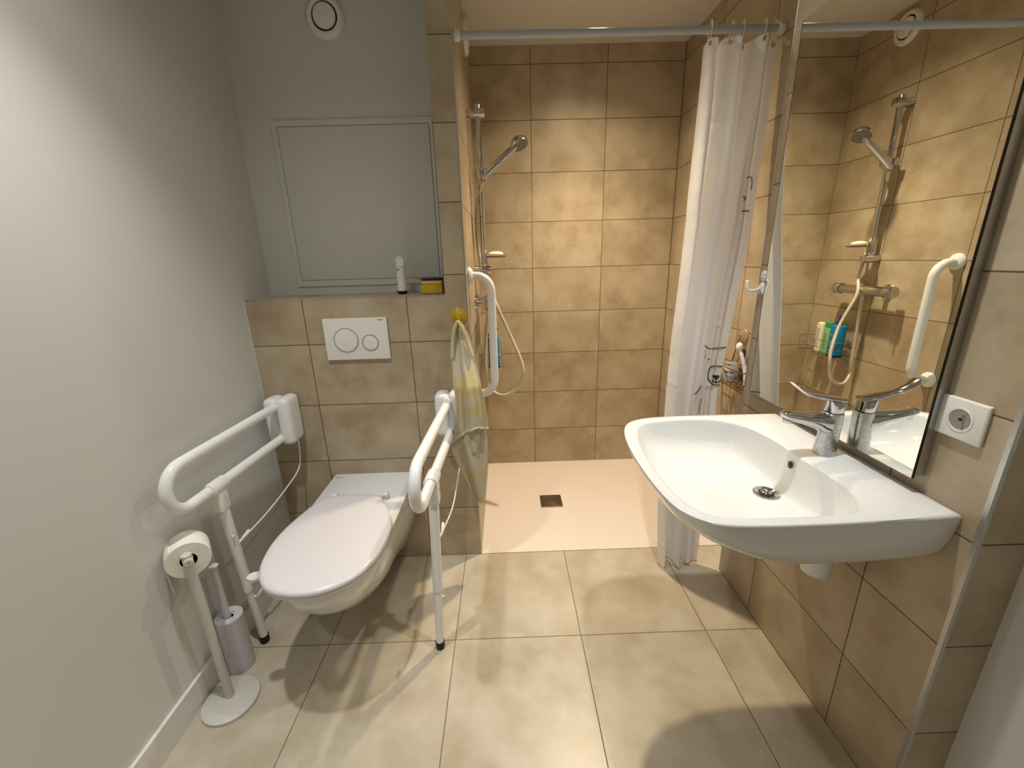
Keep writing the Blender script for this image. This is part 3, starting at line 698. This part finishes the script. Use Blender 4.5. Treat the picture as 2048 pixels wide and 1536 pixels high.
# ------------------------------------------------------------------ mirror, socket, hook
t = thing('wall_mirror', 'tall frameless rectangular mirror above the washbasin', 'mirror', (XV, -0.545, 1.383))
my0, my1, mz0, mz1 = -0.850, -0.237, 0.838, 1.928
bm = NB(); box(bm, 1.005, 1.0095, my0, my1, mz0, mz1); g = obj('glass', bm, 'mirror', t, smooth=False)
for ya in (my0-0.0012, my1):
    bm = NB(); box(bm, 1.0046, 1.0100, ya, ya+0.0012, mz0, mz1); obj('dark_edge', bm, 'black', t, smooth=False)
bm = NB(); box(bm, 1.0100, 1.0340, my0+0.002, my1-0.002, mz0+0.004, mz1-0.004); obj('backing_frame', bm, 'alu', t, smooth=False)

t = thing('wall_socket', 'white square single wall socket to the right of the mirror', 'socket', (XV, -0.889, 0.988))
bm = NB(); loft(bm, [[(1.0335, -0.889+a, 0.988+b) for a, b in rrect(-0.0435, 0.0435, -0.0405, 0.0405, 0.003)], [(1.0285, -0.889+a, 0.988+b) for a, b in rrect(-0.0435, 0.0435, -0.0405, 0.0405, 0.003)], [(1.0265, -0.889+a, 0.988+b) for a, b in rrect(-0.041, 0.041, -0.038, 0.038, 0.003)]])
obj('cover_plate', bm, 'plastic', t)
bm = NB(); lathe(bm, [(0.0245, 0.0002), (0.0240, 0.0012), (0.0205, 0.0013), (0.0200, 0.0005)], (1.0265, -0.889, 0.988), (-1, 0, 0), 40, False, False); obj('well_rim', bm, 'plastic', t)
bm = NB(); lathe(bm, [(0.0200, 0.0006), (0.0200, 0.0003)], (1.0265, -0.889, 0.988), (-1, 0, 0), 40); w_ = obj('well', bm, simple('grey_socket_well', srgb(150, 148, 140), 0.4), t)
bm = NB(); cyl(bm, (1.0262, -0.895, 0.997), (1.018, -0.895, 0.997), 0.0024, 12); obj('earth_pin', bm, 'chrome', w_)
bm = NB(); cyl(bm, (1.0260, -0.890, 0.989), (1.0252, -0.890, 0.989), 0.0032, 12); obj('pin_hole', bm, 'black', w_)

t = thing('figure_hook', 'small white smiling figure hook on tiles left of the mirror', 'hook', (XV, -0.196, 1.20))
q = Matrix.Identity(3)
hy, hzz = -0.192, 1.232
bm = NB(); sphere(bm, (1.026, hy, hzz), 0.017, 0.5, 1.0, 1.15, 24); sphere(bm, (1.024, hy, hzz-0.036), 0.015, 0.6, 1.05, 1.1, 24)
for s in (-1, 1): sphere(bm, (1.022, hy+s*0.010, hzz-0.050), 0.0075, 0.7, 0.8, 1.5, 16)
obj('figure', bm, 'plastic', t)
bm = NB(); tube(bm, smooth_path([(1.020, hy, hzz-0.036), (1.004, hy, hzz-0.046), (0.982, hy, hzz-0.046), (0.972, hy, hzz-0.036), (0.971, hy, hzz-0.018)], 6), 0.0052, 14)
sphere(bm, (0.971, hy, hzz-0.017), 0.0054); obj('hook_arm', bm, 'plastic', t)
bm = NB()
for s in (-1, 1):
    tube(bm, [(1.0175 + 0.0008*abs(k), hy+s*0.0075+0.0035*math.cos(a), hzz+0.003+0.0035*math.sin(a)) for k, a in [(j-3, PI*j/6) for j in range(7)]], 0.0007, 6)
sphere(bm, (1.0173, hy, hzz-0.006), 0.0016); obj('face_print', bm, 'black', t)

# ------------------------------------------------------------------ curtain rod and curtain
t = thing('curtain_rod', 'light grey shower curtain rod across the shower opening', 'curtain rod', (0.55, 0.04, 2.03))
bm = NB(); cyl(bm, (0.001, 0.04, 2.03), (XS-0.001, 0.04, 2.03), 0.0118, 28); obj('pole', bm, simple('grey_white_rod', srgb(178, 185, 192), 0.25, var=0.01), t)
for x, s in ((0.0005, 1), (XS-0.0005, -1)):
    bm = NB(); cyl(bm, (x, 0.04, 2.03), (x+s*0.022, 0.04, 2.03), 0.0165, 28, 0.002); obj('end_cap', bm, 'plastic', t)

XL = [(0.0, 0.781), (0.3, 0.770), (0.65, 0.778), (0.80, 0.785), (1.04, 0.800), (1.43, 0.832), (1.7, 0.843), (2.02, 0.850)]
XR = [(0.0, 0.952), (0.4, 0.972), (0.77, 0.988), (0.96, 1.018), (1.2, 1.045), (1.43, 1.075), (1.75, 1.095), (2.02, 1.104)]
YC = [(0.0, -0.120), (0.30, -0.095), (0.70, -0.062), (1.0, -0.030), (1.5, 0.012), (2.02, 0.040)]
def curtain_pt(s, z, o=0.0):
    x = interp(XL, z) + (interp(XR, z)-interp(XL, z))*s
    k = min(1.0, max(0.0, (2.03-z)/0.5))
    th = PI*3.0*s + 0.35 + 0.20*math.sin(1.7*z+0.4)
    rd = math.sin(th)**2 + 0.22*math.sin(2*th+0.8) + 0.10*math.sin(5.3*th+1.5*z)*k*min(1.0, max(0.0, z-0.1)/0.6)
    q_ = min(1.0, max(0.0, (s-0.60)/0.14)); q_ = q_*q_*(3-2*q_)
    amp = (0.024 + 0.022*k)*(1 - 0.80*q_*k)
    y = interp(YC, z) + amp*(1.0 - 2.0*rd) + 0.003*math.sin(9*z+6*s) + o - 0.0045*math.exp(-(((z+0.02*s) % 0.235 - 0.117)/0.007)**2)*(0.5+0.5*math.sin(7*s+3*z))
    x += 0.010*math.sin(2*th)*math.sin(PI*s)*(1-q_*k)
    return Vector((x, y, z))
def ctop(s): return interp([(0, 1.985), (0.05, 2.004), (0.14, 2.000), (0.20, 1.985), (0.30, 2.014), (0.40, 2.014), (0.48, 1.992), (0.56, 1.988), (0.70, 2.012), (0.80, 2.010), (0.88, 1.998), (1.0, 2.008)], s)
def cbot(s): return 0.014 + 0.004*math.sin(9*s)
ct = thing('shower_curtain', 'white shower curtain with bear line drawing, pushed to the right', 'shower curtain', (0.93, 0.0, 2.0))
bm = NB(); NX, NZ = 120, 290; V = []
for i in range(NX+1):
    s = i/NX; colv = []
    for k in range(NZ+1):
        z = ctop(s) + (cbot(s)-ctop(s))*k/NZ; colv.append(bm.verts.new(curtain_pt(s, z)))
    V.append(colv)
for i in range(NX):
    for k in range(NZ): bm.faces.new((V[i][k], V[i+1][k], V[i+1][k+1], V[i][k+1]))
obj('cloth', bm, 'curtain', ct, autosmooth=180)
bm = NB(); tube(bm, [curtain_pt(k/110, cbot(k/110), -0.001) for k in range(111)], 0.0022, 6); g = obj('bottom_hem', bm, simple('grey_hem', srgb(150, 142, 130), 0.7), ct); g['label'] = 'greyish bottom hem'
# eyelets and clear hooks
for s in (0.05, 0.34, 0.52, 0.74, 0.95):
    p = curtain_pt(s, ctop(s)-0.016)
    bm = NB(); 
    lp = [Vector((p.x + 0.004*math.sin(a)*0.5, 0.5*(p.y+0.04) + 0.5*(abs(p.y-0.04)*0.2+0.020)*math.cos(a), 0.5*(p.z+2.052)+0.5*(2.058-p.z)*math.sin(a))) for a in [2*PI*k/24 for k in range(25)]]
    tube(bm, lp, 0.0018, 8, False); obj('hook_ring', bm, 'plastic', ct)
    bm = NB(); lathe(bm, [(0.003, 0), (0.0065, 0), (0.0065, 0.0015), (0.003, 0.0015)], (p.x, p.y-0.0025, p.z), (0, -1, 0), 20, False, False); obj('eyelet', bm, simple('grey_eyelet', srgb(150, 146, 140), 0.4), ct)
#@BEAR0
BEAR = [('printed_head_line', [(0.6318, 0.9584), (0.6364, 0.9559), (0.6364, 0.9559), (0.6409, 0.9559), (0.6455, 0.9559), (0.6455, 0.9534), (0.65, 0.9534), (0.6545, 0.9509), (0.6591, 0.9484), (0.6727, 0.9509), (0.6909, 0.9534), (0.7409, 0.9534), (0.7773, 0.9534), (0.8182, 0.9534), (0.8909, 0.9509), (0.9273, 0.9509), (0.9591, 0.9534), (0.9636, 0.9534), (0.9682, 0.9534), (0.9682, 0.9559), (0.9727, 0.9559)], 0.0017), ('printed_muzzle', [(0.9864, 0.8783), (0.9727, 0.8783), (0.9545, 0.8783), (0.9409, 0.8783), (0.9273, 0.8783), (0.9045, 0.8783), (0.8455, 0.8833), (0.8227, 0.8833), (0.8, 0.8833), (0.7864, 0.8833), (0.7727, 0.8833), (0.7545, 0.8808), (0.7182, 0.8808), (0.7091, 0.8783), (0.7136, 0.8732), (0.7045, 0.8707), (0.6955, 0.8682), (0.6955, 0.8632), (0.6955, 0.8582), (0.6955, 0.8532), (0.7, 0.8482), (0.7045, 0.8457), (0.7136, 0.8407), (0.7091, 0.8382), (0.7409, 0.8332), (0.7591, 0.8282), (0.7727, 0.8257), (0.7864, 0.8206), (0.8, 0.8181), (0.8182, 0.8156), (0.8318, 0.8106), (0.85, 0.8081), (0.8955, 0.8056), (0.9182, 0.8056), (0.9318, 0.8056), (0.9455, 0.8056), (0.9636, 0.8031), (0.9727, 0.8056), (0.9818, 0.8056), (0.9955, 0.8056), (1.0, 0.8056)], 0.0019), ('printed_nose', [(0.8136, 0.8457), (0.85, 0.8432), (0.9182, 0.8407), (0.9455, 0.8407), (0.9727, 0.8407), (0.9636, 0.8382), (0.95, 0.8332), (0.9409, 0.8307), (0.9273, 0.8282), (0.9091, 0.8307), (0.8636, 0.8357), (0.8318, 0.8407), (0.8136, 0.8457)], 0.0021), ('printed_nose', [(0.8545, 0.8382), (0.9045, 0.8357), (0.9227, 0.8357), (0.9364, 0.8357), (0.9455, 0.8382)], 0.003), ('printed_nose', [(0.9273, 0.8282), (0.9318, 0.8257), (0.9318, 0.8231), (0.9318, 0.8206), (0.9364, 0.8156)], 0.0018), ('printed_mouth', [(0.8273, 0.8282), (0.8273, 0.8282), (0.8273, 0.8257), (0.8364, 0.8231), (0.8455, 0.8206), (0.8773, 0.8181), (0.9136, 0.8156), (0.9227, 0.8156), (0.9364, 0.8131), (0.9455, 0.8131), (0.9545, 0.8156), (0.9636, 0.8156), (0.9773, 0.8156), (0.9818, 0.8181), (0.9864, 0.8181), (0.9864, 0.8206), (0.9909, 0.8231)], 0.0018), ('printed_eye', [(0.6727, 0.9133), (0.6727, 0.9133), (0.6727, 0.9108), (0.6727, 0.9083), (0.6727, 0.9083)], 0.003), ('printed_ear_line', [(0.6409, 0.9384), (0.6409, 0.9359), (0.6409, 0.9359), (0.6409, 0.9334), (0.6409, 0.9334)], 0.001), ('printed_ear_line', [(0.6455, 0.9259), (0.6455, 0.9208), (0.6455, 0.9158), (0.6455, 0.9133), (0.6455, 0.9083)], 0.0009), ('printed_arm_line', [(0.65, 0.7981), (0.6455, 0.7881), (0.6364, 0.7781), (0.6273, 0.768), (0.4409, 0.7831)], 0.0018), ('printed_arm_line', [(0.6727, 0.753), (0.6682, 0.748), (0.6636, 0.7405), (0.6636, 0.7355), (0.6591, 0.728), (0.6591, 0.7179), (0.6591, 0.7079), (0.6591, 0.6979), (0.6591, 0.6879)], 0.0011), ('printed_mark', [(0.7818, 1.5696), (0.8, 1.5696), (0.8182, 1.5696), (0.8364, 1.5721), (0.8955, 1.5746), (0.9045, 1.5671), (0.9091, 1.5621), (0.9136, 1.5546), (0.9182, 1.5471), (0.9136, 1.5446), (0.9136, 1.5396), (0.9136, 1.5346), (0.9091, 1.5296)], 0.0013), ('printed_mark', [(0.7727, 1.507), (0.7864, 1.5045), (0.8, 1.502), (0.8136, 1.4995), (0.8273, 1.4995), (0.8182, 1.497), (0.8091, 1.4945), (0.7955, 1.4945), (0.7864, 1.492)], 0.0013), ('printed_mark', [(0.7864, 1.4544), (0.8091, 1.4569), (0.8318, 1.4569), (0.8909, 1.4569), (0.9227, 1.4569)], 0.0018)]
for nm, pts, rr in BEAR:
    bm = NB()
    P_ = [curtain_pt(a, b, -0.0026) for a, b in pts]
    P_ = [p for i, p in enumerate(P_) if i == 0 or (p-P_[i-1]).length > 1e-5]
    P_ = [Vector(p) for p in P_]
    if len(P_) > 4: P_ = [P_[0]] + [(P_[i-1]+P_[i]*2+P_[i+1])/4 for i in range(1, len(P_)-1)] + [P_[-1]]
    tube(bm, P_, rr*1.15, 6); obj(nm, bm, 'ink', ct)
#@BEAR1

# ------------------------------------------------------------------ grab bar in the shower
t = thing('grab_bar', 'white vertical grab bar just inside the shower', 'grab bar', (0, 0.11, 1.0))
gx, gy = 0.090, 0.110
bm = NB(); tube(bm, fillet([(0.004, gy+0.006, 1.250), (gx, gy+0.004, 1.244), (gx, gy-0.002, 0.757), (0.004, gy-0.006, 0.748)], 0.060, 12), 0.0172, 24); obj('bar', bm, 'rail', t)
for z, dy in ((1.250, 0.006), (0.748, -0.006)):
    bm = NB(); lathe(bm, [(0.0335, 0.0), (0.034, 0.004), (0.032, 0.010), (0.026, 0.015), (0.018, 0.018)], (0.0008, gy+dy, z), (1, 0, 0), 36); obj('wall_flange', bm, 'rail', t)

# ------------------------------------------------------------------ slide bar, hand shower, hose, mixer
bx, by = 0.050, 0.50
t = thing('shower_slide_bar', 'chrome vertical slide bar on the left shower wall', 'slide bar', (0, by, 1.6))
bm = NB(); cyl(bm, (bx, by, 1.245), (bx, by, 1.970), 0.0125, 24, 0.002); obj('pole', bm, 'chrome', t)
for z in (1.938, 1.262):
    bm = NB(); cyl(bm, (0.0008, by, z), (0.080, by, z), 0.0195, 28, 0.002); obj('wall_bracket', bm, 'chrome', t)
bm = NB(); cyl(bm, (bx, by, 1.668), (bx, by, 1.718), 0.022, 28, 0.003); cyl(bm, (bx, by+0.035, 1.694), (bx, by-0.050, 1.690), 0.0155, 24, 0.002)
sphere(bm, (bx+0.030, by-0.030, 1.690), 0.017, 1, 1, 1); obj('slider', bm, 'chrome', t)
t = thing('soap_dish', 'small clear soap dish clipped to the slide bar', 'soap dish', (bx, by, 1.30))
bm = NB(); lathe(bm, [(0.002, 0.0), (0.045, 0.001), (0.052, 0.006), (0.053, 0.008), (0.050, 0.007), (0.044, 0.003), (0.002, 0.002)], (0.108, by+0.005, 1.318), (0, 0, 1), 40, False, False)
obj('dish', bm, simple('smoky_clear_plastic', srgb(170, 150, 150), 0.1, trans=0.5), t)
bm = NB(); lathe(bm, [(0.0108, 0), (0.016, 0), (0.016, 0.034), (0.0108, 0.034)], (bx, by, 1.290), (0, 0, 1), 28, False, False); obj('clip', bm, 'clear', t)
so = bm = NB(); sphere(bm, (0.108, by+0.004, 1.3345), 0.034, 1.1, 0.8, 0.40, 28); tag(obj('soap_bar', bm, 'soap'), 'cream oval soap bar lying on the clear soap dish', 'soap')

hc = Vector((0.232, 0.463, 1.800)); hs = Vector((0.078, 0.470, 1.682))
t = thing('hand_shower', 'chrome hand shower held in the slider', 'shower head', tuple(hs))
nd = Vector((0.36, -0.34, -0.87)).normalized()
bm = NB(); lathe(bm, [(0.012, -0.030), (0.026, -0.026), (0.038, -0.014), (0.042, -0.004), (0.042, 0.005), (0.040, 0.007)], hc, nd, 44); obj('head', bm, 'chrome', t)
bm = NB(); lathe(bm, [(0.0385, 0.007), (0.037, 0.0085), (0.002, 0.009)], hc, nd, 40); g = obj('spray_face', bm, simple('grey_spray_face', srgb(120, 118, 110), 0.4), t)
u_, v_ = frame(nd); bm = NB()
for rr, nn in ((0.010, 6), (0.020, 12), (0.031, 20)):
    for k in range(nn):
        a = 2*PI*k/nn; c_ = hc + nd*0.0092 + (u_*math.cos(a)+v_*math.sin(a))*rr; cyl(bm, c_, c_+nd*0.0015, 0.0016, 8)
g2 = obj('nozzles', bm, simple('pale_nozzle', srgb(190, 185, 172), 0.5), g); g2['kind'] = 'stuff'
bm = NB(); pp = smooth_path([hs - Vector((0.012, 0, 0.022)), hs, hs.lerp(hc, 0.45)+Vector((0, 0, 0.004)), hs.lerp(hc, 0.80)+Vector((0, 0, 0.006)), hc - nd*0.012], 6)
tube(bm, pp, [0.0118 + 0.005*math.sin(PI*min(1, i/(len(pp)-1)*1.1)) for i in range(len(pp))], 24); obj('handle', bm, 'chrome', t)
hpts = [(0.064, 0.470, 1.655), (0.030, 0.515, 1.57), (0.018, 0.53, 1.48), (0.020, 0.542, 1.38), (0.034, 0.542, 1.27), (0.078, 0.500, 1.17), (0.104, 0.460, 1.09), (0.165, 0.452, 0.945), (0.214, 0.415, 0.83), (0.226, 0.395, 0.765),
        (0.205, 0.40, 0.69), (0.155, 0.418, 0.645), (0.104, 0.433, 0.634), (0.060, 0.458, 0.655), (0.038, 0.478, 0.70), (0.034, 0.49, 0.80), (0.044, 0.485, 0.95), (0.060, 0.475, 1.07), (0.060, 0.475, 1.092)]
bm = NB(); tube(bm, smooth_path(hpts, 8), 0.0078, 14); tag(obj('shower_hose', bm, 'hose'), 'pale flexible shower hose hanging in a loop from hand shower to mixer', 'hose')
t = thing('shower_mixer', 'chrome bar mixer valve on the left shower wall', 'shower tap', (0, 0.475, 1.112))
bm = NB(); cyl(bm, (0.066, 0.345, 1.112), (0.066, 0.605, 1.112), 0.0235, 32, 0.003); cyl(bm, (0.062, 0.475, 1.084), (0.062, 0.475, 1.112), 0.011, 20); obj('body', bm, 'chrome', t)
for s, y in ((-1, 0.343), (1, 0.607)):
    bm = NB(); cyl(bm, (0.066, y, 1.112), (0.066, y+s*0.045, 1.112), 0.0275, 32, 0.003)
    cyl(bm, (0.066, y+s*0.030, 1.112), (0.098, y+s*0.030, 1.074), 0.0038, 12); obj('knob', bm, 'chrome', t)
for y in (0.400, 0.550):
    bm = NB(); lathe(bm, [(0.032, 0.0008), (0.031, 0.008), (0.024, 0.016), (0.014, 0.020), (0.014, 0.055)], (0, y, 1.112), (1, 0, 0), 32); obj('wall_flange', bm, 'chrome', t)

# ------------------------------------------------------------------ wire baskets
def wire_basket(name, label, x0, x1, y0, y1, z0, h, mat, wall):
    t = thing(name, label, 'wire basket', ((x0+x1)/2, (y0+y1)/2, z0)); r = 0.0016
    for nm, z, rr in (('top_rim', z0+h, 0.0024), ('middle_wire', z0+h*0.5, r), ('bottom_rim', z0, 0.0022)):
        bm = NB(); c = [(a, b, z) for a, b in rrect(x0, x1, y0, y1, 0.012, 4)]; tube(bm, c+[c[0]], rr, 8, False); obj(nm, bm, mat, t)
    bm = NB(); n = 9
    for k in range(n):
        y = y0+0.012+(y1-y0-0.024)*k/(n-1); tube(bm, [(x0, y, z0), (x1, y, z0)], r, 6)
    for k in (0.33, 0.66): tube(bm, [(x0+(x1-x0)*k, y0, z0-0.002), (x0+(x1-x0)*k, y1, z0-0.002)], r, 6)
    obj('floor_wires', bm, mat, t)
    for k in range(n):
        y = y0+0.012+(y1-y0-0.024)*k/(n-1)
        if k in (0, 4, n-1):
            for xx in (x0, x1):
                bm = NB(); tube(bm, [(xx, y, z0), (xx, y, z0+h)], r, 6); obj('side_wire', bm, mat, t)
    s = 1 if wall == x0 else -1
    return t
t = wire_basket('wire_basket', 'steel wire basket holding bottles on the left shower wall', 0.012, 0.118, 0.525, 0.80, 0.748, 0.082, 'chrome', 0.012)
for y in (0.57, 0.76):
    bm = NB(); lathe(bm, [(0.022, 0.0008), (0.020, 0.004), (0.008, 0.010)], (0, y, 0.83), (1, 0, 0), 28); obj('suction_cup', bm, 'clear', t)
# bottles in it
BZ = 0.7515
t = thing('shower_gel_bottle', 'blue pump bottle standing nearest in the left basket', 'bottle', (0.072, 0.572, BZ), 'bottles in the left shower basket')
def obot(cx, cy, z, hx, hy, h, top=0.85):
    R_s = [(0.90, 0.0), (0.98, 0.004), (1.0, 0.012), (1.0, h*0.55), (0.99, h*0.88), (0.90, h*0.965), (0.55, h)]
    bm = NB(); loft(bm, [sup(cx, cy, hx*s, hy*s, z+zz, 36, 0.8) for s, zz in R_s]); return bm
obj('body', obot(0.078, 0.560, BZ+0.004, 0.031, 0.036, 0.168), 'blue', t)
bm = NB(); loft(bm, [sup(0.078, 0.560, 0.0312, 0.0362, BZ+z, 36, 0.8) for z in (0.0, 0.010)]); obj('base', bm, 'darkblue', t)
bm = NB(); lathe(bm, [(0.013, 0.154), (0.014, 0.158), (0.014, 0.176), (0.006, 0.180), (0.005, 0.194), (0.009, 0.195), (0.009, 0.203)], (0.078, 0.560, BZ+0.016), (0, 0, 1), 24); tube(bm, [(0.078, 0.560, BZ+0.214), (0.098, 0.540, BZ+0.213), (0.102, 0.536, BZ+0.208)], 0.004, 10); obj('pump', bm, 'darkblue', t)
bm = NB()
for k, (a, b) in enumerate(((0.118, 0.018), (0.112, 0.014), (0.085, 0.022), (0.079, 0.016), (0.060, 0.022), (0.054, 0.020), (0.048, 0.022), (0.042, 0.018))):
    box(bm, 0.1085, 0.1098, 0.560-b/2*1.0, 0.560+b/2, BZ+a, BZ+a+0.0025)
obj('label_print', bm, 'paleprint', t)
t = thing('green_tube', 'pale green tube with teal cap behind the blue pump bottle', 'bottle', (0.065, 0.645, BZ), 'bottles in the left shower basket')
obj('body', obot(0.062, 0.645, BZ+0.0, 0.018, 0.027, 0.150), 'green', t)
bm = NB(); loft(bm, [sup(0.062, 0.645, 0.017, 0.026, BZ+z, 30, 0.8) for z in (0.148, 0.152, 0.170, 0.173)]); obj('cap', bm, 'teal', t)
bm = NB()
for k in range(6): box(bm, 0.0795, 0.0806, 0.637, 0.653, BZ+0.035+k*0.014, BZ+0.038+k*0.014)
obj('label_print', bm, 'darkgreen', t)
t = thing('cream_tube', 'cream tube with grey print at the back of the left basket', 'bottle', (0.065, 0.705, BZ), 'bottles in the left shower basket')
obj('body', obot(0.062, 0.706, BZ+0.0, 0.016, 0.025, 0.165), 'cream', t)
bm = NB()
for k in range(9): box(bm, 0.0775, 0.0786, 0.694, 0.716, BZ+0.03+k*0.0125, BZ+0.0325+k*0.0125)
obj('label_print', bm, 'greyprint', t)

# right-hand basket behind the curtain
t = wire_basket('wire_basket', 'bronze wire basket in the shower to the right of the curtain', 1.040, 1.108, -0.105, 0.165, 0.798, 0.066, 'rust', 1.105)
bm = NB(); tube(bm, smooth_path([(1.104, 0.08, 0.864), (1.102, 0.055, 0.93), (1.098, 0.03, 0.975), (1.102, 0.005, 0.93), (1.104, -0.02, 0.864)], 6), 0.0022, 8); obj('hanger', bm, 'rust', t)
bm = NB(); lathe(bm, [(0.030, 0.0008), (0.029, 0.004), (0.022, 0.010), (0.010, 0.016), (0.008, 0.022)], (XS, 0.03, 0.985), (-1, 0, 0), 32); obj('suction_cup', bm, 'cup', t)
RBZ = 0.8015
t = thing('cream_jar', 'clear jar with white and blue label in the right basket', 'jar', (1.076, 0.030, RBZ))
bm = NB(); lathe(bm, [(0.027, 0), (0.030, 0.003), (0.030, 0.060), (0.027, 0.063)], (1.076, 0.030, RBZ), (0, 0, 1), 36); obj('body', bm, simple('pale_blue_jar', srgb(176, 196, 196), 0.2), t)
bm = NB(); lathe(bm, [(0.0304, 0.022), (0.0304, 0.058)], (1.076, 0.030, RBZ), (0, 0, 1), 36, False, False); obj('label_band', bm, 'plastic', t)
bm = NB(); lathe(bm, [(0.028, 0.0632), (0.028, 0.072), (0.025, 0.074)], (1.076, 0.030, RBZ), (0, 0, 1), 36); obj('cap', bm, 'clear', t)
bm = NB()
for k, (da, hh) in enumerate(((-52, 1), (-44, 1), (-35, 1.1), (-26, 0.9), (-10, 1.2), (-1, 1), (8, 1), (16, 1.2))):
    for q_ in range(1):
        a = math.radians(-112 + da*0.9)
        c_ = Vector((1.076+0.0308*math.cos(a), 0.030+0.0308*math.sin(a), RBZ+0.034)); tdir = Vector((-math.sin(a), math.cos(a), 0))
        p0 = c_ - tdir*0.0018; p1 = c_ + tdir*0.0014
        tube(bm, [p0, p0+Vector((0, 0, 0.010*hh))], 0.0006, 5); tube(bm, [p1, p1+Vector((0, 0, 0.0085))], 0.0006, 5); tube(bm, [p0+Vector((0, 0, 0.005)), p1+Vector((0, 0, 0.005))], 0.0006, 5); tube(bm, [p0, p1], 0.0006, 5)
obj('label_print', bm, 'inkblue', t)
t = thing('dark_razor', 'dark red and black handle standing in the right basket', 'razor', (1.060, 0.090, RBZ))
bm = NB(); tube(bm, [(1.062, 0.090, RBZ+0.003), (1.054, 0.088, RBZ+0.085)], [0.0075, 0.009], 12); obj('handle', bm, 'black', t)
bm = NB(); tube(bm, [(1.054, 0.088, RBZ+0.086), (1.051, 0.086, RBZ+0.108)], [0.009, 0.006], 12); obj('tip', bm, 'red', t)
t = thing('toothbrush', 'white chunky toothbrush leaning in the right basket', 'toothbrush', (1.05, -0.08, RBZ))
bm = NB(); tube(bm, smooth_path([(1.088, -0.070, RBZ+0.006), (1.088, -0.064, RBZ+0.035), (1.088, -0.048, RBZ+0.07), (1.086, -0.020, RBZ+0.115), (1.085, -0.008, RBZ+0.132)], 6), [0.0095]*7+[0.009]*7+[0.0075]*6+[0.006]*5, 14); obj('handle', bm, 'lilac', t)
bm = NB(); sphere(bm, (1.084, 0.000, RBZ+0.144), 0.017, 0.75, 0.95, 1.15, 20); obj('head', bm, 'plastic', t)
t = thing('brown_stick', 'brown slim stick standing in the right basket', 'stick', (1.07, -0.02, RBZ))
bm = NB(); box(bm, 1.098, 1.103, -0.018, -0.004, RBZ+0.002, RBZ+0.135, 0.002, 2); obj('stick', bm, 'bodybrown', t)
